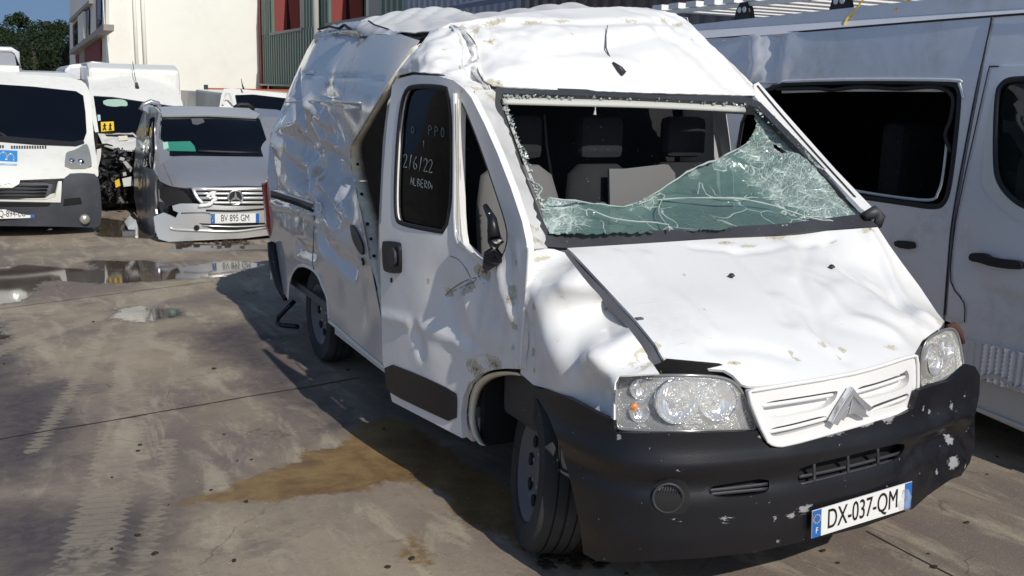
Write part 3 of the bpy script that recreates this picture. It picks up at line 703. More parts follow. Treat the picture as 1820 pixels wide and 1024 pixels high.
for a, y0, y1 in ((1447, 824, 862), (1507, 808, 846), (1560, 796, 830)): strip(S_b, 'grille_rib', [(a, y0), (a+1, y1)], .007, M_trim, bum, -.008, 3)
# fog lamp
p = S_b.hits([(1187, 885)])[0]; nrm = np.array([-.45, -.89, 0]); Mf = Vector(nrm).to_track_quat('Z', 'Y').to_matrix().to_4x4(); Mf.translation = V3(p)
fg = MB().lathe([(.052, -.010), (.058, .004), (.052, .008), (.046, .0)], Mf, 28).build('fog_lamp', M_trim, bum, smooth=True)
mb = MB().lathe([(0, -.006), (.048, -.008)], Mf, 24).build('fog_lens', M_grey, fg)
mb = MB()
for k in range(-4, 5):
    hh = math.sqrt(max(0, .044**2-(k*.0095)**2)); mb.tube([tuple(Mf @ Vector((k*.0095-.006, -hh, -.004))), tuple(Mf @ Vector((k*.0095+.008, hh, -.004)))], .0022, 5)
mb.build('fog_rib', M_trim, fg)
panel(S_b, 'fog_recess', [(1157, 866), (1180, 852), (1215, 852), (1226, 868), (1226, 900), (1212, 916), (1172, 912), (1157, 896)], M_dark, bum, off=.0015, sp=.03, thick=.002, rnd=1)
# bumper foot lip seen from the side arch
# number plate
pl4 = [at(1441, 957, 'y', .02), at(1617, 902, 'y', .02), at(1620, 855, 'y', .02), at(1449, 907, 'y', .02)]
o0 = (pl4[0]+pl4[2])/2; xv = (pl4[1]-pl4[0]); yv = (pl4[3]-pl4[0]); Wp = np.linalg.norm(xv); Hp = np.linalg.norm(yv)
def plate(name, o, xv, yv, Wp, Hp, text, parent, ts=1.0, left_letter='F', flip=False, xs=.62):
    M = frame_M(o, xv, yv)
    pb = MB().box((-Wp/2, -Hp/2, 0), (Wp/2, Hp/2, .004), M).build(name, M_plate, parent)
    MB().box((-Wp/2+.001, -Hp/2+.001, .003), (-Wp/2+Wp*.085, Hp/2-.001, .0055), M).build('blue_band', M_blue, pb)
    MB().box((Wp/2-Wp*.075, -Hp/2+.001, .003), (Wp/2-.001, Hp/2-.001, .0055), M).build('blue_band', M_blue, pb)
    text_mesh('plate_number', text, M_ink, pb, M @ Matrix.Translation((0, 0, .0045)), Hp*1.02*ts, .0015, xs)
    text_mesh('country_letter', left_letter, M_plate, pb, M @ Matrix.Translation((-Wp/2+Wp*.043, -Hp*.25, .0055)), Hp*.3, .001, .8)
    mb = MB()
    for k in range(12):
        a = k*math.pi/6; mb.box((-Wp/2+Wp*.043+math.cos(a)*Hp*.15-.002, Hp*.18+math.sin(a)*Hp*.15-.002, .005), (-Wp/2+Wp*.043+math.cos(a)*Hp*.15+.002, Hp*.18+math.sin(a)*Hp*.15+.002, .0065), M)
    mb.build('star_ring', M_plate if 0 else M_yellow, pb)
    return pb
pb = plate('number_plate', o0, xv, yv, Wp, Hp, 'DX-037-QM', van)
MB().tube([at(1612, 905, 'y', .0), at(1608, 893, 'y', .0), at(1614, 882, 'y', .0), at(1612, 870, 'y', .0)], [.012, .02, .014, .006], 8).build('torn_sticker', M_clear, pb, smooth=True)

# ---- grille and emblem
S_g = Surf((0, -1, .12), [(1335, 697, 'y', .10), (1370, 790, 'y', .07), (1500, 668, 'y', .06), (1505, 750, 'y', .045), (1631, 632, 'y', .11), (1628, 714, 'y', .10), (1420, 690, 'y', .075), (1440, 770, 'y', .05), (1570, 650, 'y', .08), (1570, 735, 'y', .065)])
gr_px = [(1328, 697), (1345, 693), (1500, 668), (1560, 653), (1622, 632), (1631, 634), (1632, 690), (1628, 716), (1612, 731), (1500, 763), (1395, 792), (1375, 791), (1362, 782)]
sA = [(1352, 716), (1420, 706), (1480, 696), (1492, 694), (1478, 722), (1425, 736), (1372, 744), (1360, 734)]
sB = [(1518, 690), (1560, 680), (1605, 664), (1612, 656), (1617, 670), (1612, 690), (1560, 705), (1530, 712)]
sC = [(1366, 762), (1410, 753), (1465, 738), (1472, 744), (1470, 752), (1420, 766), (1380, 776), (1370, 774)]
sD = [(1545, 724), (1570, 714), (1600, 704), (1614, 698), (1616, 706), (1606, 716), (1570, 726), (1548, 733)]
gr = panel(S_g, 'front_grille', gr_px, M_white, van, holes=[sA, sB, sC, sD], sp=.02, thick=.03, rnd=1)
panel(S_g, 'recessed_slats', [(1345, 705), (1500, 682), (1620, 650), (1622, 712), (1500, 752), (1385, 782), (1362, 770)], M_dull, gr, off=-.032, sp=.04, thick=.004)
strip(S_g, 'grille_rim', chaikin(gr_px, 1), .008, M_white, gr, .004, 1, .8, True)
for a in ([(1352, 718), (1420, 708), (1480, 698)], [(1520, 693), (1560, 682), (1608, 666)], [(1366, 764), (1410, 755), (1468, 740)], [(1546, 727), (1575, 716), (1612, 702)]):
    strip(S_g, 'grille_slot', a, .0040, M_grey, gr, -.020, 5, .5)
    strip(S_g, 'grille_bar', [(x, y+4) for x, y in a], .0075, M_white, gr, -.004, 5, .6)
def chev(px, d=.022):
    mb = MB(); P = [S_g.hits([p_])[0]+np.array([0, -.012, 0]) for p_ in px]; return mb.prism([tuple(p_) for p_ in P], (0, -d, 0))
em = empty('emblem_dummy') if 0 else None
e1 = chev([(1504, 684), (1509, 692), (1498, 714), (1483, 742), (1477, 752), (1466, 746), (1480, 722), (1494, 700)]).build('emblem', M_chrome, van, bevel=.003)
chev([(1504, 684), (1516, 700), (1541, 722), (1532, 727), (1520, 716), (1506, 700)]).build('emblem_arm', M_chrome, e1, bevel=.003)
chev([(1504, 708), (1510, 712), (1535, 737), (1524, 738), (1508, 731), (1498, 734)], .018).build('emblem_arm', M_chrome, e1, bevel=.003)
chev([(1500, 716), (1498, 727), (1489, 744), (1482, 741), (1490, 727)], .018).build('emblem_arm', M_chrome, e1, bevel=.002)

# ---- headlights
def headlamp(name, px, S, parent, bowls, amber=None):
    lens = panel(S, name, px, M_clear, parent, sp=.02, thick=.004, rnd=2)
    cx = sum(p_[0] for p_ in px)/len(px); cy = sum(p_[1] for p_ in px)/len(px)
    back = panel(S, 'reflector_housing', [(cx+(a-cx)*.97, cy+(b-cy)*.95) for a, b in px], M_hous, lens, off=-.035, sp=.02, thick=.004, rnd=1)
    for (a, b, r) in bowls:
        p_ = S.hits([(a, b)])[0]; M = V3(S.n).to_track_quat('Z', 'Y').to_matrix().to_4x4(); M.translation = V3(p_)-V3(S.n)*.010
        prof = [(r*math.sin(t)*1.0, -r*.5*math.cos(t)) for t in np.linspace(.02, 1.5, 9)]
        bw = MB().lathe(prof+[(r*1.06, 0.002), (r*1.06, -.02)], M, 28).build('lamp_bowl', M_reflect, lens, smooth=True)
        MB().lathe([(0, r*.02), (r*.12, 0), (r*.14, -r*.4)], M, 12).build('bulb', M_chrome, bw, smooth=True)
    if amber:
        p_ = S.hits([amber])[0]-S.n*.012; M = Matrix.Translation(V3(p_)); MB().lathe([(0, .018), (.012, .012), (.016, 0), (.01, -.014), (0, -.018)], M, 12).build('indicator_bulb', M_amber, lens, smooth=True)
    strip(S, 'lens_rim', chaikin(px, 2), .006, M_chrome2, lens, .001, 1, .8, True)
    return lens
M_hous = mat('lamp_housing', (.66, .66, .64), .22, .6); N_ = NT(M_hous); v_ = N_.n('ShaderNodeTexVoronoi', inp={'Scale': 26.0}); N_.l(N_.noise(N_.co(), 6, 4, .6), v_.inputs['Vector']) if 0 else None
N_.bump(N_.math('ADD', N_.noise(N_.co(), 22, 3, .7, 1.5), 0), 1.0, .05)
M_chrome2 = mat('clear_rim', (.32, .32, .32), .25, .5)
S_h1 = Surf((-.35, -1, .15), [(1096, 668, 'x', -.90), (1093, 765, 'x', -.925), (1345, 765, 'y', .115), (1310, 680, 'y', .14), (1270, 668, 'y', .16), (1190, 666, 'y', .215), (1200, 765, 'y', .175), (1200, 715, 'y', .175)])
hl = headlamp('headlight', [(1097, 680), (1103, 669), (1180, 667), (1260, 668), (1296, 674), (1316, 690), (1330, 722), (1344, 758), (1338, 766), (1220, 767), (1106, 765), (1095, 758), (1093, 720)], S_h1, van, [(1205, 715, .075), (1278, 714, .066), (1140, 693, .035), (1138, 733, .035)], (1128, 724))
S_h2 = Surf((.25, -1, .15), [(1642, 604, 'x', .585), (1633, 692, 'x', .58), (1700, 588, 'x', .84), (1712, 655, 'x', .87), (1670, 590, 'x', .70), (1668, 675, 'x', .70)])
headlamp('headlight', [(1645, 606), (1664, 592), (1690, 582), (1703, 592), (1710, 630), (1713, 654), (1690, 667), (1660, 682), (1636, 692), (1634, 665), (1637, 630)], S_h2, van, [(1667, 640, .065), (1690, 620, .045)], None)
MB().tube([at(1683, 583, 'x', .82), at(1695, 580, 'x', .86), at(1706, 592, 'x', .88), at(1712, 610, 'x', .9)], [.015, .022, .016, .01], 7).build('rusty_bracket', mat('rust', (.075, .030, .018), .85), van, smooth=True)
# ================================================================= CRASHED VAN, continued: roof, cab, glass, wheels, cabin
S_dome = Surf((0, -.6, .8), [(880, 152, 'y', 1.74), (1000, 160, 'y', 1.73), (1150, 165, 'y', 1.73), (1345, 169, 'y', 1.78), (775, 62, 'y', 2.25), (830, 40, 'y', 2.25), (1000, 24, 'y', 2.28), (1100, 14, 'y', 2.30), (1200, 22, 'y', 2.28), (1236, 50, 'y', 2.15), (1300, 118, 'y', 1.93),
     (1100, 92, 'y', 1.90), (950, 95, 'y', 1.90), (1220, 100, 'y', 1.93), (850, 100, 'y', 1.97), (1000, 50, 'y', 2.06), (1150, 48, 'y', 2.06)])
S_dome.crease([(855, 80), (930, 108), (1000, 95), (1090, 78), (1180, 62)], .10, -.022)
S_dome.crease([(870, 135), (950, 110), (1020, 105), (1120, 118)], .08, .016)
S_dome.crease([(800, 48), (900, 42), (1000, 40), (1120, 38), (1200, 40)], .05, -.022)
S_dome.crease([(840, 60), (870, 66), (882, 78)], .03, -.02); S_dome.crease([(846, 50), (860, 62), (878, 68)], .03, .018)
S_dome.crease([(1236, 55), (1280, 105), (1330, 160)], .05, .02)
S_dome.crease([(1180, 60), (1240, 100), (1290, 150)], .07, -.015)
S_dome.crease([(850, 90), (856, 120), (872, 145)], .05, -.02); S_dome.bump((1150, 140), .12, .012)
S_dome.crumple((850, 70), .30, .020, 9, 4); S_dome.crumple((1190, 45), .30, .014, 9, 2); S_dome.crumple((950, 50), .3, .010, 8, 12); S_dome.crumple((1280, 130), .2, .008, 12, 3); S_dome.wavy(.012, 2.2, 5)
sp_d = [(845, 55, .04), (870, 75, .03, 2), (880, 40, .04, 3), (945, 42, .04, 3), (1015, 60, .025), (1180, 38, .05), (1205, 45, .05), (885, 150, .05), (870, 148, .05), (1230, 70, .03), (1000, 38, .03, 3), (1120, 38, .03, 3), (820, 50, .05), (1330, 150, .03)]
panel(S_dome, 'roof_cap', [(876, 153), (1000, 160), (1150, 165), (1345, 170), (1348, 160), (1300, 112), (1262, 78), (1243, 58), (1228, 42), (1200, 24), (1150, 14), (1100, 12), (1000, 16), (930, 22), (870, 30), (830, 38), (800, 42), (780, 52), (800, 66), (838, 76), (848, 95), (852, 120), (860, 142)], M_white, van, sp=.022, thick=.006, spots=sp_d, pxstep=6, rag=.4)
# ribbed roof sheet, buckled
class D3:  # outline given as places of the van itself
    pass
S_roof = Surf((-.15, 0, 1), [(-.61, 5.2, 2.31), (-.82, 4.45, 2.27), (-.82, 3.49, 2.21), (-.82, 2.81, 2.19), (-.84, 2.4, 2.19), (-.55, 2.3, 2.24), (0, 2.3, 2.30), (.45, 2.3, 2.32), (.6, 2.3, 2.30), (.2, 3.2, 2.40), (.55, 3.2, 2.44), (.2, 4.6, 2.44), (.6, 5.2, 2.50), (-.3, 4.6, 2.36), (-.3, 3.2, 2.30), (.78, 3.2, 2.34), (.78, 5.2, 2.40)])
S_roof.mods.append(lambda uv: .020*np.abs(np.sin((uv[:, 0]-uv[:, 1]*.5+.08*np.sin(uv[:, 1]*2.2))*17.0))**.5*np.clip((uv[:, 1]+1.15)*3, 0, 1))
S_roof.wavy(.008, 1.5, 3)
S_roof.crease([(600, 45), (650, 44), (720, 54)], .05, .03) if 0 else None
rp = [(-.60, 5.24, 2.3), (-.80, 4.5, 2.2), (-.83, 3.4, 2.2), (-.86, 2.6, 2.2), (-.80, 2.36, 2.2), (-.4, 2.30, 2.2), (.2, 2.30, 2.3), (.55, 2.34, 2.3), (.78, 2.6, 2.3), (.82, 5.24, 2.4)]
panel(S_roof, 'roof', [tuple(S_roof.fwd(np.array([p_]))[0, :2]) for p_ in rp], M_roofw, van, uvin=True, sp=.03, thick=.005, off=-.012)
# torn gutter fold along the roof edge
g = [(566, 52), (585, 44), (612, 38), (640, 36), (660, 44), (690, 52), (715, 57), (745, 62)]
rows = [[], [], [], []]
for i, (a, b) in enumerate(cr(g, 8)):
    y = np.interp(a, [566, 644, 712, 745], [4.6, 3.5, 2.85, 2.55]); P = at(a, b, 'y', y); nz = noise.noise(Vector((i*.5, 2, 0)))*.035-.012
    rows[0].append(P+np.array([-.03, 0, -.10])); rows[1].append(P+np.array([-.03+nz*.5, 0, -.03+nz])); rows[2].append(P+np.array([.02, 0, .0+nz*.4])); rows[3].append(P+np.array([.10+nz, 0, -.03]))
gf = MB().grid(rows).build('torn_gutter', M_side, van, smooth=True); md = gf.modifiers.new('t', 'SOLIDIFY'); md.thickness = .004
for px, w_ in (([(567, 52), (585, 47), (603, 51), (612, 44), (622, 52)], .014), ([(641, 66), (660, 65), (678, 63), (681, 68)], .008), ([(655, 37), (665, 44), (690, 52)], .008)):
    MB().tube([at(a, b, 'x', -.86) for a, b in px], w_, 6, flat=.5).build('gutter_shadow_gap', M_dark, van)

# ---- crumpled cab side and windscreen pillar
wl = lambda t: (876+(962-876)*t, 166+(437-166)*t, 'y', 1.75-.65*t)
S_cab = Surf((-.85, -.45, .3), [(697, 138, 'x', -1.0), (735, 131, 'x', -1.0), (780, 133, 'x', -.985), (806, 142, 'x', -.975), (840, 175, 'x', -.965), (866, 222, 'x', -.955), (905, 310, 'x', -.96), (930, 390, 'x', -.965), (938, 432, 'x', -.96),
     wl(0), wl(.3), wl(.6), wl(1), (745, 78, 'x', -.93), (765, 58, 'y', 2.36), (800, 48, 'y', 2.25), (830, 60, 'y', 2.12), (850, 100, 'y', 1.98), (862, 142, 'y', 1.83), (780, 95, 'x', -.93), (822, 115, 'x', -.86)])
S_cab.crease([(828, 68), (818, 95), (824, 130), (842, 148), (852, 160)], .05, -.10)
S_cab.crease([(838, 78), (843, 105), (840, 135)], .035, .05)
S_cab.crease([(786, 95), (800, 110), (815, 120)], .035, -.028); S_cab.crease([(790, 84), (787, 96)], .03, -.02)
S_cab.crease([(752, 115), (775, 128), (800, 133)], .04, -.02); S_cab.crease([(715, 125), (745, 105)], .05, .02)
S_cab.crumple((815, 95), .30, .036, 9, 7); S_cab.crumple((845, 130), .2, .020, 16, 1); S_cab.wavy(.010, 5, 8)
sp_c = [(848, 85, .03), (840, 110, .03), (876, 152, .05), (868, 165, .04), (760, 62, .03), (810, 50, .05), (700, 138, .04), (930, 420, .03), (938, 405, .03), (790, 88, .02), (825, 120, .03)]
panel(S_cab, 'cab_side', [(697, 140), (722, 108), (745, 82), (757, 68), (765, 54), (785, 50), (808, 50), (832, 60), (846, 78), (853, 108), (859, 138), (878, 152), (878, 170), (860, 185), (850, 195), (839, 172), (827, 154), (806, 139), (780, 130), (735, 128), (706, 135)],
      M_white, van, sp=.02, thick=.006, spots=sp_c, pxstep=5, rag=.5)
rows = [[] for _ in range(7)]
for i, (a, b) in enumerate(cr([(806, 44), (822, 58), (832, 74), (836, 92), (835, 112), (842, 132), (858, 150), (868, 162)], 6)):
    n1 = noise.noise(Vector((i*.28, 0, 0))); n2 = noise.noise(Vector((i*.33, 7, 0))); h0 = S_cab.hits([(a-8, b)])[0]; t0 = (h0-CAM)@_fw; env = math.sin(math.pi*min(1, (i+1)/44.))**.5
    for k, (dx, dp) in enumerate(((-19, .0), (-13-3*n1, -.012), (-8+3*n2, .055), (-1+5*n1, .015), (5+4*n2, -.035), (10+3*n1, .045), (15, .0))):
        rows[k].append(CAM+ray(a+dx*env, b+2*n2)*(t0+dp*env*(1+.9*n1)))
tf = MB().grid(rows).build('torn_fold', M_white, van, smooth=False); md = tf.modifiers.new('t', 'SOLIDIFY'); md.thickness = .004
S_pil = Surf((-.8, -.55, .2), [(862, 218, 'x', -.962), (885, 270, 'x', -.962), (909, 332, 'x', -.962), (937, 430, 'x', -.958), (840, 172, 'x', -.962), (878, 168, 'y', 1.72), (892, 215, 'y', 1.61), (912, 275, 'y', 1.465), (934, 335, 'y', 1.32), (968, 439, 'y', 1.08)])
panel(S_pil, 'windscreen_pillar', [(838, 170), (862, 218), (886, 271), (910, 333), (930, 393), (940, 443), (970, 443), (936, 335), (914, 275), (894, 215), (880, 168), (872, 160), (856, 160)], M_white, van, sp=.02, thick=.01, spots=[(938, 405, .03), (935, 425, .03), (880, 180, .03)])
# door aperture behind the door, sill and B post
MB().tube([at(702, 150, 'x', -.95), at(690, 250, 'x', -.96), at(682, 400, 'x', -.96), at(678, 600, 'x', -.95)], .03, 8).build('door_post', M_inner, van, smooth=True)
MB().tube([at(a, b, 'x', -.955) for a, b in cr([(812, 146), (830, 160), (842, 175), (864, 219), (887, 271), (911, 333), (930, 393), (938, 432)], 5)], .006, 8).build('door_rubber', M_rubber, van, smooth=True)
MB().box((-.95, 1.48, .30), (-.86, 3.7, .44)).build('side_sill', M_dull, van)
MB().tube([at(742, 84, 'x', -.92), at(735, 92, 'x', -.93), at(716, 116, 'x', -.96), at(704, 134, 'x', -.98)], [.014, .03, .03, .012], 8, flat=.5, upv=(1, 0, 0)).build('torn_post', M_primer, van, smooth=True)
MB().tube([at(748, 84, 'x', -.90), at(741, 96, 'x', -.90), at(728, 110, 'x', -.93), at(716, 122, 'x', -.95)], [.018, .03, .03, .01], 8, flat=.5, upv=(1, 0, 0)).build('torn_gap', M_dark, van)
# ---- windscreen frame
S_ws = Surf((0, -.7, .72), [(880, 156, 'y', 1.75), (1100, 165, 'y', 1.74), (1345, 176, 'y', 1.77), (965, 437, 'y', 1.10), (1280, 424, 'y', 1.03), (1548, 392, 'x', .92), (1440, 272, 'x', .88), (925, 310, 'y', 1.42), (1200, 300, 'y', 1.36)])
ring_o = [(873, 176), (874, 162), (886, 153), (1100, 161), (1330, 173), (1352, 182), (1440, 272), (1530, 368), (1556, 383), (1563, 402), (1420, 413), (1280, 423), (1140, 433), (1010, 441), (966, 438), (950, 405), (915, 300)]
ring_i = [(889, 180), (894, 166), (1100, 172), (1322, 183), (1347, 192), (1425, 272), (1500, 348), (1534, 374), (1530, 380), (1400, 397), (1250, 406), (1100, 412), (976, 413), (962, 385), (925, 285)]
panel(S_ws, 'windscreen_seal', ring_o, M_trim, van, holes=[ring_i], sp=.03, thick=.03, hrnd=0, pxstep=8, off=.012)
strip(S_ws, 'seal_rib', [(966, 430), (1100, 427), (1280, 417), (1420, 408), (1560, 394)], .006, M_black, van, .006)
strip(S_ws, 'seal_rib', [(970, 421), (1100, 419), (1280, 411), (1420, 402), (1545, 385)], .005, M_grey, van, .004)
# right pillar, seen from in front
S_pr = Surf((.35, -.7, .6), [(1338, 150, 'x', .82), (1345, 170, 'y', 1.78), (1350, 150, 'x', .88), (1352, 182, 'y', 1.74), (1440, 272, 'x', .89), (1485, 302, 'x', .95), (1556, 384, 'x', .93), (1562, 380, 'x', .97)])
panel(S_pr, 'windscreen_pillar', [(1340, 150), (1348, 146), (1395, 200), (1485, 301), (1562, 381), (1556, 388), (1530, 370), (1440, 275), (1352, 184), (1342, 172)], M_white, van, sp=.03, thick=.02)
strip(S_pr, 'pillar_gutter', [(1346, 152), (1390, 205), (1440, 262), (1520, 350)], .008, M_trim, van, .004)
strip(S_ws, 'headliner_edge', [(893, 179), (1000, 182), (1150, 186), (1322, 194)], .024, M_inner, van, -.02)
strip(S_ws, 'pillar_lining', [(897, 190), (915, 240), (945, 320), (965, 370)], .009, M_inner, van, -.012)
# cowl corner
MB().tube([at(1536, 384, 'x', .86), at(1553, 378, 'x', .92), at(1562, 388, 'x', .95), at(1560, 402, 'x', .93)], [.02, .035, .035, .02], 8).build('wiper_cowl_end', M_trim, van, smooth=True)
# ---- shattered glass
def crackglass():
    m_ = mat('shattered_glass', (.32, .44, .40), .15); N = NT(m_); out = [q for q in N.t.nodes if q.type == 'OUTPUT_MATERIAL'][0]
    co = N.co(); den = N.attr('scuff')
    warp = N.n('ShaderNodeVectorMath', operation='ADD', inp={0: co}); wn = N.n('ShaderNodeTexNoise', inp={'Vector': co, 'Scale': 5.0}); sc = N.n('ShaderNodeVectorMath', operation='SCALE', inp={0: wn.outputs[1], 'Scale': .12}); N.l(sc.outputs[0], warp.inputs[1])
    def edge(scale, w_):
        v = N.n('ShaderNodeTexVoronoi', feature='DISTANCE_TO_EDGE', inp={'Vector': warp.outputs[0], 'Scale': scale}); return N.math('SUBTRACT', 1.0, N.step(v.outputs[0], 0.0, w_))
    big = edge(5.0, .035); mid = edge(15, .09); fine = edge(46, .16); vfine = edge(105, .22)
    mm = N.math('MULTIPLY', mid, N.step(N.math('ADD', den, N.math('MULTIPLY', N.noise(co, 5, 3), .5)), .38, .55))
    ff = N.math('MULTIPLY', fine, N.step(N.math('ADD', den, N.math('MULTIPLY', N.noise(co, 8, 3), .45)), .50, .75))
    vv = N.math('MULTIPLY', vfine, N.step(N.math('ADD', den, N.math('MULTIPLY', N.noise(co, 12, 3), .3)), .70, .95))
    cr_ = N.math('MAXIMUM', N.math('MAXIMUM', N.math('MULTIPLY', big, N.step(N.noise(co, 3, 2), .42, .55)), mm), N.math('MAXIMUM', ff, vv))
    haze = N.math('MULTIPLY', N.step(N.math('ADD', den, N.math('MULTIPLY', N.noise(co, 18, 4, .7), .5)), .40, 1.15), .75)
    haze = N.math('ADD', haze, .36); op = N.math('MAXIMUM', N.math('MULTIPLY', cr_, .85), haze, clamp=True)
    tr = N.n('ShaderNodeBsdfTransparent', inp={0: (.60, .76, .70, 1)})
    df = N.n('ShaderNodeBsdfDiffuse'); N.l(N.mix(cr_, (.20, .30, .27), (.55, .64, .59)), df.inputs[0])
    gl = N.n('ShaderNodeBsdfGlossy', inp={'Roughness': .06, 'Color': (.9, 1, .97, 1)})
    bp = N.n('ShaderNodeBump', inp={'Strength': .8, 'Distance': .02, 'Height': N.math('ADD', N.noise(co, 9, 4, .6, 1), N.math('MULTIPLY', cr_, -.5))}); N.l(bp.outputs[0], gl.inputs['Normal']); N.l(bp.outputs[0], df.inputs['Normal'])
    fr = N.n('ShaderNodeFresnel', inp={0: 1.55}); N.l(bp.outputs[0], fr.inputs['Normal'])
    a = N.n('ShaderNodeMixShader'); N.l(op, a.inputs[0]); N.l(tr.outputs[0], a.inputs[1]); N.l(df.outputs[0], a.inputs[2])
    b_ = N.n('ShaderNodeMixShader'); gm = N.n('ShaderNodeNewGeometry'); N.l(N.math('MULTIPLY', N.math('ADD', fr.outputs[0], .05), N.math('SUBTRACT', 1.0, gm.outputs['Backfacing'])), b_.inputs[0]); N.l(a.outputs[0], b_.inputs[1]); N.l(gl.outputs[0], b_.inputs[2])
    N.l(b_.outputs[0], out.inputs[0]); return m_
M_crack = crackglass()
S_gl = Surf((0, -.7, .72), [(978, 413, 'y', 1.12), (1100, 411, 'y', 1.08), (1250, 406, 'y', 1.06), (1400, 397, 'y', 1.03), (1532, 380, 'x', .90), (1440, 276, 'x', .86), (1350, 186, 'y', 1.74), (968, 380, 'y', 1.24), (1055, 362, 'y', 1.28), (1120, 366, 'y', 1.30), (1185, 330, 'y', 1.42), (1280, 282, 'y', 1.58), (1335, 250, 'y', 1.66), (1380, 300, 'y', 1.45), (1250, 370, 'y', 1.30), (1420, 360, 'y', 1.2)])
S_gl.crease([(985, 365), (1060, 380), (1120, 392), (1190, 410)], .05, -.02); S_gl.crease([(1120, 366), (1200, 352), (1330, 355), (1450, 390)], .05, .03)
S_gl.crease([(1150, 345), (1175, 380), (1190, 408)], .03, .015); S_gl.crease([(1280, 282), (1360, 300), (1440, 360), (1500, 385)], .07, .03); S_gl.crumple((1400, 290), .45, .022, 9, 3); S_gl.crumple((1000, 385), .2, .018, 12, 5); S_gl.wavy(.02, 4, 6)
dens = [(1340, 200, .20), (1370, 225, .22), (1400, 260, .24), (1440, 300, .26), (1480, 340, .26), (1510, 370, .2), (1350, 280, .18), (1380, 320, .2), (1420, 350, .24), (1460, 380, .2), (1320, 262, .12), (990, 370, .18), (985, 395, .16), (1010, 385, .14), (1280, 285, .08), (1150, 352, .08), (1230, 305, .06)]
gpx = [(1334, 186), (1352, 184), (1385, 216), (1440, 276), (1500, 346), (1536, 378), (1530, 384), (1400, 400), (1250, 408), (1100, 414), (978, 416), (966, 398), (962, 372), (974, 352), (1000, 357), (1055, 362), (1070, 358), (1085, 367), (1120, 366), (1150, 350), (1165, 345), (1185, 330), (1230, 300), (1258, 294), (1280, 280), (1310, 268), (1332, 250), (1345, 220), (1340, 202)]
gs = panel(S_gl, 'shattered_windscreen', gpx, M_crack, van, holes=[[(1374, 256), (1384, 260), (1396, 268), (1400, 274), (1390, 272), (1378, 264)]], sp=.016, thick=.003, spots=dens, pxstep=4, rag=2.2, hrnd=0)
# folded free edge and slack threads of laminated glass
M_shard = mat('glass_crumb', (.38, .44, .41), .25, 0, .8)
def thread(px, y, r=.004, nm='glass_fold'):
    pts = cr([(a, b, yy) for (a, b), yy in zip(px, y)], 5)
    MB().tube([at(a+random.uniform(-1.2, 1.2), b+random.uniform(-1.2, 1.2), 'y', yy) for a, b, yy in pts], [r*random.uniform(.5, 1.5) for _ in pts], 5).build(nm, M_shard, gs, smooth=False)
thread([(975, 352), (1055, 362), (1120, 365), (1185, 331), (1230, 301), (1280, 281), (1332, 252)], [1.25, 1.27, 1.29, 1.41, 1.5, 1.56, 1.64], .0045)
thread([(1120, 366), (1200, 352), (1330, 355), (1430, 385), (1480, 392)], [1.29, 1.28, 1.2, 1.05, 1.0], .0035)
thread([(1045, 372), (1100, 390), (1180, 398), (1190, 410)], [1.2, 1.12, 1.07, 1.05], .003)
thread([(1120, 366), (1150, 358), (1170, 345), (1182, 350), (1170, 372), (1190, 408)], [1.29, 1.28, 1.3, 1.28, 1.2, 1.04], .003)
thread([(1240, 345), (1245, 325), (1262, 350), (1320, 352), (1395, 350)], [1.34, 1.38, 1.32, 1.25, 1.25], .0025)
# crumbs of glass left round the frame
random.seed(3)
def crumbs(pathpx, n, sz, off):
    q = cr(pathpx, 10); mb = MB()
    for _ in range(n):
        a, b = q[random.randrange(len(q))]; p_ = S_ws.hits([(a+random.uniform(-3, 3), b+random.uniform(-3, 3))])[0]; s_ = sz*random.uniform(.5, 1.6); al = random.uniform(0, 6.3)
        pts = [p_+np.array([math.cos(al+k*2.1+random.uniform(-.5, .5))*s_, .01*random.uniform(-1, 1), math.sin(al+k*2.1)*s_*random.uniform(.3, 1)]) for k in range(3)]
        mb.prism([tuple(x) for x in pts], (0, -.004, .003))
    mb.build('glass_crumbs', M_shard, gs)['kind'] = 'stuff'
crumbs([(895, 170), (1000, 173), (1150, 177), (1330, 187)], 170, .0075, 0)
crumbs([(900, 190), (925, 260), (945, 310), (965, 370)], 70, .007, 0)
crumbs([(1345, 195), (1400, 245), (1460, 305), (1530, 372)], 170, .010, 0)
thread([(935, 318), (950, 325), (964, 335), (955, 350), (950, 362)], [1.42, 1.38, 1.33, 1.3, 1.3], .004)
MB().tube([at(1058, 183, 'y', 1.70), at(1058, 195, 'y', 1.70), at(1057, 204, 'y', 1.70)], [.003, .003, .008], 6).build('hanging_sealant', M_inner, van)
# antenna
a0 = S_dome.hits([(1103, 130)])[0]
an = MB().tube([a0+np.array([.012, -.01, -.004]), a0+np.array([-.005, 0, .02]), a0+np.array([-.03, .03, .05])], [.018, .016, .007], 8).build('antenna_base', M_trim, van, smooth=True)
MB().tube([at(1098, 122, 'y', 1.80), at(1085, 105, 'y', 1.86), at(1077, 85, 'y', 1.93), at(1077, 62, 'y', 2.0), at(1080, 45, 'y', 2.04)], [.005, .004, .004, .003, .002], 6).build('bent_aerial', M_grey, an, smooth=True)

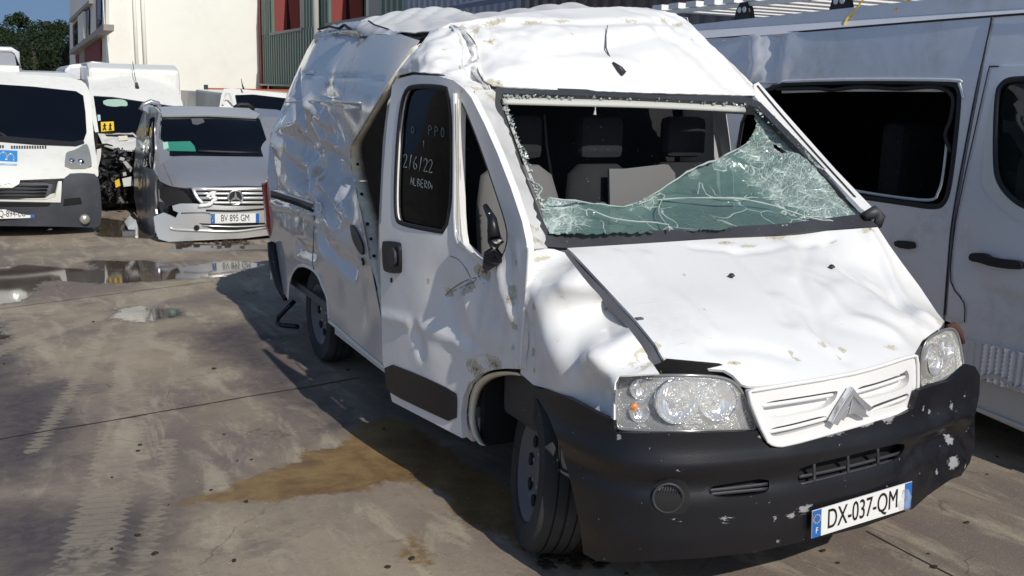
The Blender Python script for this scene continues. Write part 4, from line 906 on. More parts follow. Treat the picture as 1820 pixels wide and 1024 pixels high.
# ---- cabin
MB().box((-.9, .95, .5), (.9, 1.28, 1.10)).box((-.88, 1.2, .95), (.88, 1.42, 1.16)).build('dashboard', M_trim, van, bevel=.03)
def seat(cx, y, name, w_, headc):
    sb = MB().box((cx-w_/2, y-.52, .72), (cx+w_/2, y+.02, .90)).build(name, M_seat, van, bevel=.05)
    rows = []
    for k, (z, wd, dy) in enumerate([(.86, 1.0, 0), (1.1, 1.0, .05), (1.32, .96, .10), (1.48, .80, .14), (1.53, .5, .15)]):
        rows.append([(cx+w_/2*wd*math.cos(t), y+dy+.075*math.sin(t)*(1 if math.sin(t) > 0 else 1.1), z) for t in np.linspace(0, 2*math.pi, 17)])
    b = MB().grid(rows); b.add(rows[-1][:-1], [tuple(range(16))]); b.build('backrest', M_seatg if headc else M_seat, sb, smooth=True)
    MB().box((cx-.13, y+.10, 1.56), (cx+.13, y+.20, 1.78)).build('headrest', M_seat, sb, bevel=.04)
    return sb
seat(-.50, 1.85, 'passenger_seat', .50, True); seat(-.02, 1.85, 'middle_seat', .46, False); seat(.55, 1.90, 'driver_seat', .52, False)
# light cover on the middle seat back
S_sc = Surf((0, -1, .1), [(1083, 290, 'y', 1.84), (1200, 290, 'y', 1.84), (1083, 400, 'y', 1.76), (1200, 400, 'y', 1.76), (1140, 340, 'y', 1.79)])
panel(S_sc, 'seat_cover', [(1083, 300), (1110, 300), (1180, 292), (1188, 293), (1200, 308), (1202, 350), (1195, 410), (1085, 412)], M_seatg, van, sp=.04, thick=.02, rnd=0)
MB().tube([(.45+.19*math.cos(t), 1.36+.07*math.sin(t), 1.12+.16*math.sin(t)) for t in np.linspace(0, 2*math.pi, 24, endpoint=False)], .014, 7, True).build('steering_wheel', M_rubber, van, smooth=True)
MB().box((-.93, 2.52, .47), (.88, 2.55, 1.95)).build('bulkhead', M_seat, van)
MB().tube([at(968, 205, 'y', 2.4), at(972, 260, 'y', 2.3), at(985, 340, 'y', 2.2)], .006, 5).build('seat_belt', M_seatg, van)
# wheel housings and the torn arch flange
MB().box((-.93, .48, .82), (-.52, 1.42, .86)).box((-.56, .48, .3), (-.52, 1.42, .86)).box((-.93, 1.40, .3), (-.52, 1.44, .86)).build('wheel_housing', M_dark, van)
rows = [[], [], []]
for (a, b) in cr([(922, 664), (895, 662), (868, 668), (848, 684), (838, 712), (836, 745), (842, 770), (853, 790)], 5):
    rows[0].append(at(a-3, b-2, 'x', -.985)); rows[1].append(at(a+4, b+2, 'x', -.97)); rows[2].append(at(a+11, b+3, 'x', -.93))
fz = MB().grid(rows).build('torn_arch_flange', M_primer, van, smooth=True); md = fz.modifiers.new('t', 'SOLIDIFY'); md.thickness = .005
MB().tube([at(828, 742, 'x', -.96), at(838, 760, 'x', -.95), at(856, 790, 'x', -.93)], [.03, .025, .01], 6, flat=.4).build('torn_sill_end', M_dull, van, smooth=True)

# ---- wheels
def wheel(parent, c, axis, r=.335, wdt=.20, rim=.205, cap=True, holes=8, name='wheel', toff=0.0, capmat=None, detail=False):
    axis = Vector(axis).normalized(); M = axis.to_track_quat('Z', 'Y').to_matrix().to_4x4(); M.translation = Vector(c); h = wdt/2
    w_ = MB().lathe([(rim, -h*.8), (rim*1.02, -h), (r*.93, -h), (r*.985, -h*.8), (r, -h*.55), (r, -h*.50), (r-.010, -h*.49), (r-.010, -h*.43), (r, -h*.42), (r, -h*.06), (r-.010, -h*.05), (r-.010, h*.05), (r, h*.06), (r, h*.42), (r-.010, h*.43), (r-.010, h*.49), (r, h*.50), (r, h*.55), (r*.985, h*.8), (r*.93, h*1.0), (rim*1.08, h*1.0), (rim*1.02, h*.9), (rim, h*.8)], M, 56).build(name, M_tyre, parent, smooth='auto')
    cm = capmat or M_cap
    rm = MB().lathe([(0, h*.62), (rim*.18, h*.66), (rim*.30, h*.60), (rim*.42, h*.42), (rim*.70, h*.50), (rim*.88, h*.72), (rim*.98, h*.86), (rim*1.04, h*.92), (rim*1.05, h*.84), (rim, h*.5), (rim*.98, -h*.6), (0, -h*.6)], M, 40).build('rim', cm, w_, smooth='auto')
    for k in range(holes if detail else 0):
        a = 2*math.pi*k/holes
        e = [(rim*(.66+.14*math.cos(t))*math.cos(a+.20*math.sin(t)), rim*(.66+.14*math.cos(t))*math.sin(a+.20*math.sin(t)), h*.505) for t in np.linspace(0, 2*math.pi, 12, endpoint=False)]
        MB().prism([tuple(M @ Vector(q_)) for q_ in e], tuple((M.to_3x3() @ Vector((0, 0, .008))))).build('vent_hole', M_dark, rm)
    for k in range(5 if detail else 0):
        a = 2*math.pi*k/5+.3; MB().lathe([(0, h*.60), (.010, h*.60), (.011, h*.44)], M @ Matrix.Translation((rim*.34*math.cos(a), rim*.34*math.sin(a), 0)), 6).build('wheel_bolt', M_chrome, rm)
    return w_
wheel(van, at(928, 852, 'x', -.86)*0+np.array([-.83, .95, .33]), (-math.cos(.28), math.sin(.28), .10), detail=True)
wheel(van, (-.84, 4.15, .335), (-1, 0, 0), detail=True); wheel(van, (.84, 4.15, .335), (1, 0, 0)); wheel(van, (.84, .95, .335), (1, -.2, 0))
MB().box((-.2, 4.1, .28), (.2, 4.2, .36)).box((-.75, 4.11, .30), (.75, 4.19, .37)).build('rear_axle', M_rubber, van)
# ================================================================= GROUND
def gsd(poly, XY): return poly_sd(XY, [tuple(at(a, b, 'z', 0)[:2]) for a, b in poly])
brown = [(640, 755), (610, 790), (545, 800), (490, 832), (400, 870), (330, 890), (300, 900), (360, 892), (480, 892), (590, 882), (650, 872), (700, 855), (760, 862), (790, 880), (802, 910), (820, 935), (870, 945), (905, 962), (960, 990), (1060, 1010), (1080, 990), (900, 880), (780, 780), (690, 740)]
brown2 = [(700, 965), (740, 955), (760, 985), (780, 1005), (740, 1000)]
dark1 = [(-60, 690), (100, 680), (150, 735), (120, 780), (90, 860), (-60, 880)]
dark2 = [(150, 890), (320, 880), (325, 960), (290, 1040), (-60, 1060), (-60, 900)]
dark3 = [(-40, 600), (30, 620), (60, 680), (20, 700), (-40, 700)]
dark4 = [(460, 560), (520, 640), (600, 760), (480, 700), (380, 640), (330, 590)]
wet1 = [(-80, 482), (40, 470), (160, 480), (300, 476), (420, 462), (470, 470), (400, 492), (290, 500), (200, 505), (80, 500), (60, 530), (-80, 560)]
wet2 = [(195, 548), (250, 543), (330, 549), (310, 566), (255, 576), (190, 566)]
wet3 = [(150, 462), (260, 464), (300, 470), (250, 482), (170, 478)]
wet4 = [(-40, 570), (12, 572), (22, 600), (-40, 616)]
wet5 = [(160, 385), (290, 400), (270, 425), (170, 420)]
wet6 = [(310, 432), (480, 436), (490, 448), (300, 446)]
M_gr = mat('yard_concrete', (.18, .165, .14), .8); N = NT(M_gr); co = N.co()
nA = N.noise(co, .55, 6, .6, .4); nB = N.noise(co, 2.3, 7, .68, .3); nC = N.noise(co, 14, 6, .7); nD = N.noise(co, 90, 3, .6); nE = N.noise(N.mp(co, (1, .30, 1), rot=(0, 0, .9)), 5.0, 6, .65, .6)
base = N.mix(N.step(nA, .35, .68), (.165, .132, .112), (.335, .275, .195))
base = N.mix(N.math('MULTIPLY', N.step(nE, .48, .66), .60), base, (.42, .365, .27))
base = N.mix(N.math('MULTIPLY', N.step(nB, .52, .72), .62), base, (.125, .098, .095))
base = N.mix(N.math('MULTIPLY', N.step(nC, .56, .70), .38), base, (.14, .115, .095))
base = N.mix(N.math('MULTIPLY', N.step(nD, .62, .72), .35), base, (.42, .38, .31))
vc = N.n('ShaderNodeTexVoronoi', feature='DISTANCE_TO_EDGE', inp={'Vector': N.n('ShaderNodeVectorMath', operation='ADD', inp={0: co, 1: N.n('ShaderNodeVectorMath', operation='SCALE', inp={0: N.n('ShaderNodeTexNoise', inp={'Vector': co, 'Scale': 2.2, 'Detail': 5.0}).outputs[1], 'Scale': .7}).outputs[0]}).outputs[0], 'Scale': .55})
ck = N.math('MULTIPLY', N.math('SUBTRACT', 1.0, N.step(vc.outputs[0], .001, .006)), N.step(nB, .44, .56))
base = N.mix(N.math('MULTIPLY', ck, .55), base, (.07, .055, .045))
sk = N.noise(co, 38, 4, .75); base = N.mix(N.math('MULTIPLY', N.step(sk, .60, .68), .5), base, (.10, .082, .07)); base = N.mix(N.math('MULTIPLY', N.step(sk, .40, .33), .4), base, (.44, .385, .30))
def fld(name, amt=.5, w_=.06):
    a = N.attr(name); q = N.math('ADD', a, N.math('MULTIPLY', N.math('SUBTRACT', N.math('ADD', N.math('MULTIPLY', nB, .6), N.math('MULTIPLY', nC, .4)), .5), amt)); return N.step(q, -w_, w_)
br = fld('brown', .6, .035); dk = fld('dark', 1.1, .25); wt = fld('wet', .55, .05)
base = N.mix(N.math('MULTIPLY', dk, .9), base, N.mix(N.step(nC, .4, .65), (.045, .036, .046), (.088, .070, .070)))
base = N.mix(N.math('MULTIPLY', br, .86), base, N.mix(N.step(nB, .38, .64), (.13, .068, .018), (.27, .175, .060)))
base = N.mix(N.math('MULTIPLY', wt, .80), base, (.050, .036, .024))
td = N.attr('trk_d'); ts = N.attr('trk_s'); tooth = N.math('MULTIPLY', N.math('PINGPONG', N.math('ADD', ts, N.math('MULTIPLY', nC, .02)), .032), 1.0)
tm = N.step(N.math('ADD', N.math('ADD', td, N.math('MULTIPLY', tooth, 1.3)), N.math('MULTIPLY', N.math('SUBTRACT', nC, .5), .10)), .018, -.004)
tm = N.math('MULTIPLY', tm, N.step(N.math('ADD', N.math('MULTIPLY', nB, .6), N.math('MULTIPLY', nC, .4)), .40, .52))
groove = N.math('MULTIPLY', N.step(tooth, .006, .0), .5)
base = N.mix(N.math('MULTIPLY', N.math('MULTIPLY', tm, N.math('SUBTRACT', 1.0, groove)), .42), base, (.40, .345, .255))
N.l(base, N.b.inputs['Base Color'])
N.l(N.mixf(wt, N.mixf(br, .85, .55), .045), N.b.inputs['Roughness'])
hh = N.math('ADD', N.math('ADD', N.math('MULTIPLY', nC, .5), N.math('MULTIPLY', nD, .35)), nB)
bpn = N.bump(hh, .5, .012); N.l(N.mixf(wt, .5, .012), bpn.inputs['Strength'])
TRK = [([(120, 1060), (150, 1000), (190, 880), (215, 780), (232, 690), (248, 600), (262, 520)], .125), ([(60, 800), (110, 720), (160, 640), (190, 580)], .05), ([(-40, 640), (60, 600), (150, 572), (230, 545), (330, 520)], .10), ([(230, 1060), (262, 960), (290, 860), (300, 780)], .05)]
def trk_fields(XY):
    bd = np.full(len(XY), 9.); bs = np.zeros(len(XY))
    for px, hw in TRK:
        C_ = cr([tuple(at(a, b, 'z', 0)[:2]) for a, b in px], 8); L0 = 0
        for i in range(len(C_)-1):
            d_ = C_[i+1]-C_[i]; L = np.linalg.norm(d_); t = np.clip(((XY-C_[i])@d_)/(L*L), 0, 1); r_ = XY-(C_[i]+t[:, None]*d_); q = np.linalg.norm(r_, axis=1)-hw
            m_ = q < bd; bd = np.where(m_, q, bd); bs = np.where(m_, L0+t*L, bs); L0 += L
    return bd, bs
def gmesh(name, x0, x1, y0, y1, st, z, attrs=True):
    nx = int((x1-x0)/st)+1; ny = int((y1-y0)/st)+1
    X, Y = np.meshgrid(np.linspace(x0, x1, nx), np.linspace(y0, y1, ny)); V = np.stack([X.ravel(), Y.ravel(), np.full(X.size, z)], 1)
    I = np.arange(nx*ny).reshape(ny, nx); F = np.stack([I[:-1, :-1], I[:-1, 1:], I[1:, 1:], I[1:, :-1]], -1).reshape(-1, 4)
    me = bpy.data.meshes.new(name); me.from_pydata(V.tolist(), [], F.tolist()); me.update()
    if attrs:
        XY = V[:, :2]
        for nm, ps in (('brown', [brown, brown2]), ('dark', [dark1, dark2, dark3, dark4]), ('wet', [wet1, wet2, wet3, wet4, wet5, wet6])):
            a = np.full(len(V), -3.)
            for p_ in ps: a = np.maximum(a, gsd(p_, XY))
            at_ = me.attributes.new(nm, 'FLOAT', 'POINT'); at_.data.foreach_set('value', np.clip(a, -1.5, 1.5)+(0 if nm != 'x' else 0))
        bd, bs = trk_fields(XY)
        for nm, a in (('trk_d', bd), ('trk_s', bs)):
            at_ = me.attributes.new(nm, 'FLOAT', 'POINT'); at_.data.foreach_set('value', a)
    else:
        at_ = me.attributes.new('trk_d', 'FLOAT', 'POINT'); at_.data.foreach_set('value', [9.]*len(V))
        for nm in ('brown', 'dark', 'wet'):
            at_ = me.attributes.new(nm, 'FLOAT', 'POINT'); at_.data.foreach_set('value', [-3.]*len(V))
    o = link(name, me, M_gr, smooth=False); o['kind'] = 'structure'; return o
gmesh('yard_ground', -6, 5, -3, 16, .045, 0)
gmesh('ground', -400, 400, -60, 700, 40, -.006, False)
# expansion joint and tyre prints
def g2(a, b, z=.004): p_ = at(a, b, 'z', 0); return np.array([p_[0], p_[1], z])
M_joint = mat('joint_dirt', (.035, .030, .026), .9)
A = g2(-20, 785); B = g2(640, 672); d = (B-A)/np.linalg.norm(B-A); nn = np.array([-d[1], d[0], 0])
mb = MB(); L = np.linalg.norm(B-A); k = int(L/.12); rows = [[], []]
for i in range(k+1):
    p_ = A+d*L*i/k+nn*(noise.noise(Vector((i*.3, 0, 0)))*.012); w_ = .006+.005*noise.noise(Vector((i*.9, 4, 0))); rows[0].append(p_+nn*w_); rows[1].append(p_-nn*w_)
o = mb.grid(rows).build('expansion_joint', M_joint); o['kind'] = 'structure'
# small litter: leaves and gravel crumbs on the concrete
for qa, qb in (((1540, 945), (1760, 1060)), ((-20, 552), (380, 500))):
    A = g2(*qa, z=.003); B = g2(*qb, z=.003); d = (B-A)/np.linalg.norm(B-A); nn = np.array([-d[1], d[0], 0]); L = np.linalg.norm(B-A); k = int(L/.1); rows = [[], []]
    for i in range(k+1):
        p_ = A+d*L*i/k+nn*(noise.noise(Vector((i*.3, 9, 0)))*.012); w_ = .004+.004*noise.noise(Vector((i*.9, 4, 0))); rows[0].append(p_+nn*w_); rows[1].append(p_-nn*w_)
    o = MB().grid(rows).build('expansion_joint', M_joint); o['kind'] = 'structure'
M_leaf = mat('dry_leaf', (.035, .022, .012), .8); M_grit = mat('glass_grit', (.5, .55, .52), .2)
def bits(name, n, mt, lo, hi, area, seed):
    random.seed(seed); mb = MB()
    for _ in range(n):
        a, b = random.uniform(area[0], area[2]), area[1]+(area[3]-area[1])*random.random()
        c = g2(a, b, .005); s_ = random.uniform(lo, hi); al = random.uniform(0, 6.3)
        pts = [(c[0]+math.cos(al+k*1.05)*s_*random.uniform(.4, 1), c[1]+math.sin(al+k*1.05)*s_*random.uniform(.3, .8), .004) for k in range(6)]; mb.prism(pts, (0, 0, s_*.3))
    o = mb.build(name, mt); o['kind'] = 'stuff'; return o
bits('dry_leaves', 60, M_leaf, .004, .022, (0, 560, 1820, 1024), 1)
bits('gravel_grit', 160, M_grit, .002, .004, (300, 640, 1100, 1024), 5)
bits('leaf_litter', 70, M_leaf, .01, .03, (960, 985, 1080, 1012), 8)
bits('leaf_litter', 50, M_leaf, .02, .06, (310, 428, 440, 440), 9)
# ================================================================= SILVER VAN AT RIGHT
M_silver = paint('silver_paint', (.74, .75, .79), .36, dirt=.15, metal=.25, coat=.3, dents=.15)
M_silverw = paint('pale_sill_paint', (.55, .55, .54), .45, dirt=.4)
M_lightfr = mat('pale_window_frame', (.62, .64, .62), .4)
M_wglass = glass_mat('greenish_window', (.03, .045, .045), .5)
mv = empty('silver_van', (2.9, 1.8, 0), 'silver van with a missing side window, parked right of the wrecked white van', 'van')
S_m = Surf((-1, 0, 0), [(1.9, y, z) for y in (-.3, 1.2, 3.0, 5.0) for z in (.2, .6, 1.0)]+[(1.915, y, 1.5) for y in (-.3, 1.2, 3, 5)]+[(1.94, y, 2.0) for y in (-.3, 1.2, 3, 5)]+[(2.0, y, 2.35) for y in (-.3, 1.2, 3, 5)])
S_m.crumple((1360, 110), .30, .03, 6, 5) ; S_m.crease([(1378, 62), (1375, 110), (1366, 150)], .07, -.04); S_m.crease([(1340, 70), (1345, 110), (1335, 150)], .06, .035); S_m.wavy(.004, 1.0, 3)
S_m.crease([(1700, 470), (1740, 480), (1820, 500)], .05, -.012); S_m.crease([(1735, 510), (1790, 530), (1820, 548)], .05, -.02); S_m.bump((1790, 500), .12, .015); S_m.bump((1715, 440), .08, -.015); S_m.bump((1790, 560), .15, -.02)
win_m = [(1330, 152), (1500, 145), (1690, 146), (1704, 156), (1706, 178), (1698, 260), (1688, 335), (1680, 360), (1665, 370), (1600, 360), (1500, 346), (1300, 330)]
side_px = [(1180, 75), (1377, 60), (1560, 45), (1763, 29), (1757, 60), (1735, 160), (1712, 280), (1692, 395), (1684, 480), (1676, 560), (1660, 720), (1500, 690), (1100, 600), (1100, 300)]
sb = panel(S_m, 'sliding_side_door', side_px, M_silver, mv, holes=[win_m], sp=.045, thick=.02, pxstep=12, hrnd=1)
strip(S_m, 'window_rubber', chaikin(win_m, 2), .017, M_rubber, sb, -.002, 1, .5, True)
strip(S_m, 'torn_seal', [(1380, 158), (1450, 157), (1480, 160), (1530, 154), (1600, 158), (1660, 154), (1692, 170), (1690, 210), (1680, 240), (1690, 270)], .013, M_rubber, sb, -.01, 4)
strip(S_m, 'inner_frame', [(1390, 163), (1500, 160), (1680, 160)], .011, M_lightfr, sb, -.03, 3)
strip(S_m, 'inner_frame', [(1683, 250), (1676, 310), (1668, 340), (1650, 356), (1560, 346), (1500, 335)], .009, M_lightfr, sb, -.03, 4)
panel(S_m, 'door_handle', [(1588, 427), (1618, 429), (1624, 433), (1623, 444), (1590, 440)], M_black, sb, off=.02, sp=.03, thick=.03, rnd=1)
door_m = [(1756, 127), (1762, 119), (1775, 117), (1900, 116), (2050, 118), (2050, 660), (1900, 648), (1820, 632), (1707, 604), (1704, 580), (1714, 572), (1714, 540), (1690, 500), (1695, 420), (1708, 344), (1730, 240)]
wg = [(1771, 165), (1782, 147), (1800, 140), (1900, 140), (2000, 150), (2000, 400), (1900, 395), (1820, 368), (1795, 350), (1776, 326), (1768, 295)]
fd = panel(S_m, 'front_door', door_m, M_silver, mv, holes=[wg], off=.004, sp=.045, thick=.02, pxstep=12, hrnd=1)
panel(S_m, 'window_surround', [(1761, 174), (1772, 152), (1790, 137), (1900, 134), (2010, 145), (2010, 425), (1880, 420), (1810, 397), (1760, 352), (1746, 335), (1744, 307), (1752, 230)], M_lightfr, fd, holes=[wg], off=.010, sp=.05, thick=.012, hrnd=1, rnd=1)
strip(S_m, 'door_window_seal', chaikin(wg, 2), .016, M_rubber, fd, .006, 1, .6, True)
panel(S_m, 'door_window', wg, M_wglass, fd, off=-.012, sp=.08, thick=.004, rnd=2)
panel(S_m, 'door_handle', [(1721, 454), (1728, 449), (1748, 450), (1760, 458), (1800, 462), (1814, 465), (1816, 476), (1806, 480), (1760, 474), (1740, 467), (1722, 464)], M_rubber, fd, off=.04, sp=.02, thick=.03, rnd=1)
panel(S_m, 'b_pillar', [(1763, 30), (1900, 20), (2050, 12), (2050, 120), (1775, 119), (1757, 129), (1731, 240), (1709, 344), (1697, 420), (1691, 500), (1715, 540), (1716, 572), (1706, 580), (1680, 570), (1688, 480), (1697, 395), (1717, 280), (1740, 160)], M_silver, mv, off=-.004, sp=.05, thick=.02, pxstep=12)
panel(S_m, 'fuel_flap', [(1687, 503), (1703, 509), (1713, 538), (1713, 570), (1684, 562)], M_silver, mv, off=.008, sp=.03, thick=.012)
rub = [(1700, 600), (1760, 612), (1820, 628), (2050, 668), (2050, 735), (1820, 700), (1745, 676), (1700, 668)]
S_m2 = Surf((-1, 0, 0), [(1.885, y, z) for y in (-.5, 1, 2.5) for z in (.3, .7)])
S_m2.mods.append(lambda uv: .012*np.sin(uv[:, 0]*150)*np.clip(np.sin(uv[:, 0]*7)+1.1, 0, 1))
panel(S_m2, 'crushed_moulding', rub, M_silver, mv, sp=.012, thick=.01)
panel(S_m, 'sill', [(1500, 640), (1700, 666), (1745, 675), (1820, 698), (2050, 735), (2050, 800), (1820, 768), (1735, 731), (1700, 722), (1500, 690)], M_silverw, mv, off=.002, sp=.06, thick=.02)
strip(S_m, 'sill_edge', [(1700, 716), (1735, 727), (1820, 761), (1900, 790)], .012, M_silverw, mv, .012, 3)
strip(S_m, 'white_scrape', [(1745, 672), (1765, 668), (1790, 678), (1800, 690), (1820, 690)], .012, M_silverw, mv, .02, 4)
strip(S_m, 'roof_seam', [(1180, 75), (1377, 60), (1560, 45), (1763, 29), (2050, 8)], .006, M_rubber, mv, .002, 3)
strip(S_m, 'roof_seam', [(1763, 29), (1757, 60), (1735, 160), (1712, 280), (1692, 395), (1684, 480), (1678, 560)], .006, M_rubber, mv, .004, 4)
strip(S_m, 'door_gap', [(1775, 118), (1762, 119), (1756, 128), (1731, 240), (1708, 344), (1695, 420), (1690, 500), (1713, 538), (1714, 573)], .004, M_rubber, mv, .012, 3)
strip(S_m, 'window_ledge', [(1330, 148), (1500, 142), (1690, 143), (1705, 150), (1712, 175)], .010, M_silver, mv, .004, 4)
panel(Surf((-.9, 0, .45), [(2.0, y, 2.33) for y in (-.5, 2, 5)]+[(2.10, y, 2.43) for y in (-.5, 2, 5)]), 'roof_edge', [(1180, 76), (1377, 61), (1763, 30), (2050, 9), (2050, -25), (1763, 4), (1490, 28), (1318, 42), (1180, 55)], M_silver, mv, sp=.06, thick=.02)
rp_ = [(5.0, .35), (5.0, 2.38), (.45, 2.47), (.1, 2.40), (-.75, 1.55), (-1.6, 1.15), (-1.85, .9), (-1.9, .35)]
MB().prism([(2.06, y, z) for y, z in [(5.0, 2.36), (5.0, 2.42), (.5, 2.50), (.1, 2.44), (.1, 2.36)]], (1.7, 0, 0)).build('roof', M_silver, mv)
MB().prism([(3.80, y, z) for y, z in rp_], (.05, 0, 0)).build('far_side', M_silver, mv)
MB().prism([(1.98, y, z) for y, z in [(-.75, 1.50), (-1.6, 1.15), (-1.85, .9), (-1.9, .35), (-.3, .35), (-.3, .9), (-.6, 1.4)]], (1.82, 0, 0)).build('nose', M_silver, mv, bevel=.05)
MB().prism([(2.1, y, z) for y, z in [(.1, 2.40), (-.75, 1.52), (-.72, 1.50), (.13, 2.38)]], (1.6, 0, 0)).build('windscreen', M_glassd, mv)
MB().box((1.98, -.3, .3), (3.8, 5.0, .4)).build('floor', M_rubber, mv); MB().box((3.74, .2, .42), (3.78, 4.94, 2.34)).build('interior_shade_sheet', M_dark, mv); MB().box((2.02, 4.90, .42), (3.72, 4.94, 2.34)).build('interior_shade_sheet', M_dark, mv); MB().box((2.08, .2, 2.30), (3.72, 4.9, 2.34)).build('headlining', M_rubber, mv)  # near-black sheets added so the inside looks shaded through the window
MB().box((2.0, 4.96, .35), (3.8, 5.0, 2.4)).build('rear_wall', M_silver, mv)
MB().box((2.5, 1.9, .4), (2.95, 2.4, 1.0)).box((2.5, 2.3, .9), (2.95, 2.5, 1.75)).build('rear_seat', M_seat, mv, bevel=.06)
MB().box((2.3, .7, .4), (2.8, 1.2, 1.0)).box((2.3, 1.1, .9), (2.8, 1.3, 1.62)).build('front_seat', M_cap, mv, bevel=.06)
MB().box((2.35, 1.14, 1.64), (2.75, 1.26, 1.86)).build('headrest', M_cap, mv, bevel=.04)
wheel(mv, (2.08, -.95, .34), (-1, 0, 0)); wheel(mv, (2.08, 3.9, .34), (-1, 0, 0)); wheel(mv, (3.7, -.95, .34), (1, 0, 0)); wheel(mv, (3.7, 3.9, .34), (1, 0, 0))
# roof rack: white slats on two rails, black feet
M_rack = mat('white_rack_paint', (.80, .79, .76), .5)
rk = empty('roof_rack', (2.9, 1.8, 2.5), 'white slatted metal roof rack carried on top of the silver van', 'roof rack')
for x in (2.12, 3.6): MB().box((x, -.4, 2.545), (x+.04, 4.9, 2.575)).build('rail', M_rack, rk)
for k in range(22): MB().box((2.10, -.35+k*.235, 2.578), (3.66, -.35+k*.235+.135, 2.622)).build('slat', M_rack, rk)
for (a, b) in ((1318, 34), (1490, 21), (1752, 2)):
    P = at(a, b, 'x', 2.1); y = P[1]
    f_ = MB()
    f_.prism([(2.10, y-.10, 2.44), (2.10, y+.10, 2.44), (2.10, y+.07, 2.53), (2.10, y+.03, 2.575), (2.10, y-.03, 2.575), (2.10, y-.07, 2.53)], (.05, 0, 0)); ft = f_.build('foot', M_rubber, rk, bevel=.008)
    MB().lathe([(0, 0), (.02, 0), (.022, -.004)], Matrix.Translation((2.094, y-.028, 2.52)) @ Matrix.Rotation(-math.pi/2, 4, 'Y'), 12).build('foot_hole', M_lightfr, ft)
    MB().lathe([(0, 0), (.02, 0), (.022, -.004)], Matrix.Translation((2.094, y+.028, 2.52)) @ Matrix.Rotation(-math.pi/2, 4, 'Y'), 12).build('foot_hole', M_lightfr, ft)
sy = at(1500, 20, 'x', 2.08)
tag(MB().tube([at(1535, -2, 'x', 2.07), at(1520, 18, 'x', 2.06), at(1508, 30, 'x', 2.05), at(1500, 44, 'x', 2.03)], .006, 6).tube([at(1620, -2, 'x', 2.07), at(1600, 10, 'x', 2.07), at(1590, 22, 'x', 2.06)], .008, 6).build('ratchet_strap', M_yellow), 'yellow strap tied round the white roof rack of the silver van', 'strap')

# ================================================================= VEHICLES BEHIND
M_bwhite = paint('parked_white_paint', (.74, .74, .70), .35, dirt=.15, dents=.03)
M_dgrey = plastic('dark_grey_bumper', (.045, .05, .06), .5, .3)
M_winds = glass_mat('dark_windscreen', (.004, .005, .012), .05)
M_lamp = paint('lamp_glass', (.42, .42, .38), .12, dirt=.1, metal=.5, dents=.6)
M_sgrey = paint('blue_grey_paint', (.36, .37, .41), .3, dirt=.3, metal=.5, dents=.05)
M_bright = mat('bright_silver', (.72, .72, .70), .3, .6)
def bodybox(parent, name, x0, x1, y0, prof, mt, bevel=.06, skew=0.0):
    """side profile (dy, z) pushed across the width: the vehicle's body behind its front"""
    b = MB().prism([(x0, y0+a, z) for a, z in prof], (x1-x0, 0, 0)); b.v = [(x+(y-y0)*skew, y, z) for x, y, z in b.v]
    return b.build(name, mt, parent, bevel=bevel)
# ---- white van with blue logo
bx = empty('white_van', (-2.9, 13.3, 0), 'white van with dark bumper and blue badge on its hood, cut by the left edge', 'van')
S_x = Surf((0, -1, .3), [(0, 400, 'y', 10.9), (175, 405, 'y', 11.05), (100, 330, 'y', 10.88), (0, 320, 'y', 10.82), (175, 320, 'y', 11.1), (165, 285, 'y', 11.25), (0, 262, 'y', 11.35), (110, 262, 'y', 11.4), (0, 246, 'y', 11.55), (150, 250, 'y', 11.65), (0, 150, 'y', 12.2), (150, 165, 'y', 12.25), (156, 200, 'y', 12.0), (0, 128, 'y', 12.5), (150, 142, 'y', 12.5)])
X0 = -4.0
bodybox(bx, 'body', -4.0, -1.93, 11.15, [(0, .35), (.02, .75), (.35, 1.05), (.62, 1.12), (1.2, 1.80), (1.7, 1.98), (4.6, 2.02), (4.7, .35)], M_bwhite, .08)
left = -300
panel(S_x, 'front', [(left, 128), (0, 130), (80, 134), (140, 140), (156, 152), (162, 180), (166, 240), (170, 270), (176, 310), (172, 316), (left, 330)], M_bwhite, bx, off=.02, sp=.08, thick=.03, rnd=1)
panel(S_x, 'windscreen', [(left, 146), (0, 150), (60, 154), (135, 162), (148, 170), (152, 200), (154, 235), (148, 252), (135, 257), (60, 252), (0, 246), (left, 244)], M_winds, bx, off=.035, sp=.1, thick=.01)
panel(S_x, 'windscreen_edge', [(left, 240), (0, 241), (60, 246), (130, 252), (148, 248), (150, 254), (135, 259), (60, 256), (0, 251), (left, 248)], M_rubber, bx, off=.045, sp=.1, thick=.01)
panel(S_x, 'dashboard_paper', [(122, 236), (135, 229), (143, 226), (144, 212), (146, 212), (147, 236), (124, 240)], M_lightfr, bx, off=.02, sp=.05, thick=.004) if 0 else None
MB().tube([at(-10, 232, 'y', 11.62), at(6, 240, 'y', 11.55), at(16, 248, 'y', 11.5)], .02, 6).build('wiper', M_rubber, bx)
hlb = panel(S_x, 'headlight', [(116, 278), (118, 270), (135, 266), (153, 254), (158, 262), (163, 285), (163, 298), (115, 299)], M_lamp, bx, off=.05, sp=.05, thick=.02, rnd=1)
for (a, b, r_) in ((127, 286, .035), (143, 288, .04)):
    p_ = S_x.hits([(a, b)])[0]+np.array([0, -.07, 0]); MB().lathe([(0, .02), (r_*.7, .012), (r_, 0), (r_*1.1, -.02)], Matrix.Translation(V3(p_)) @ Matrix.Rotation(math.pi/2, 4, 'X'), 16).build('bulb', M_reflect, hlb, smooth=True)
bmp = panel(S_x, 'bumper', [(116, 309), (150, 307), (174, 310), (179, 340), (181, 380), (178, 405), (150, 404), (60, 402), (left, 400), (left, 358), (0, 358), (100, 358), (108, 340)], M_dgrey, bx, off=.05, sp=.07, thick=.06, rnd=1)
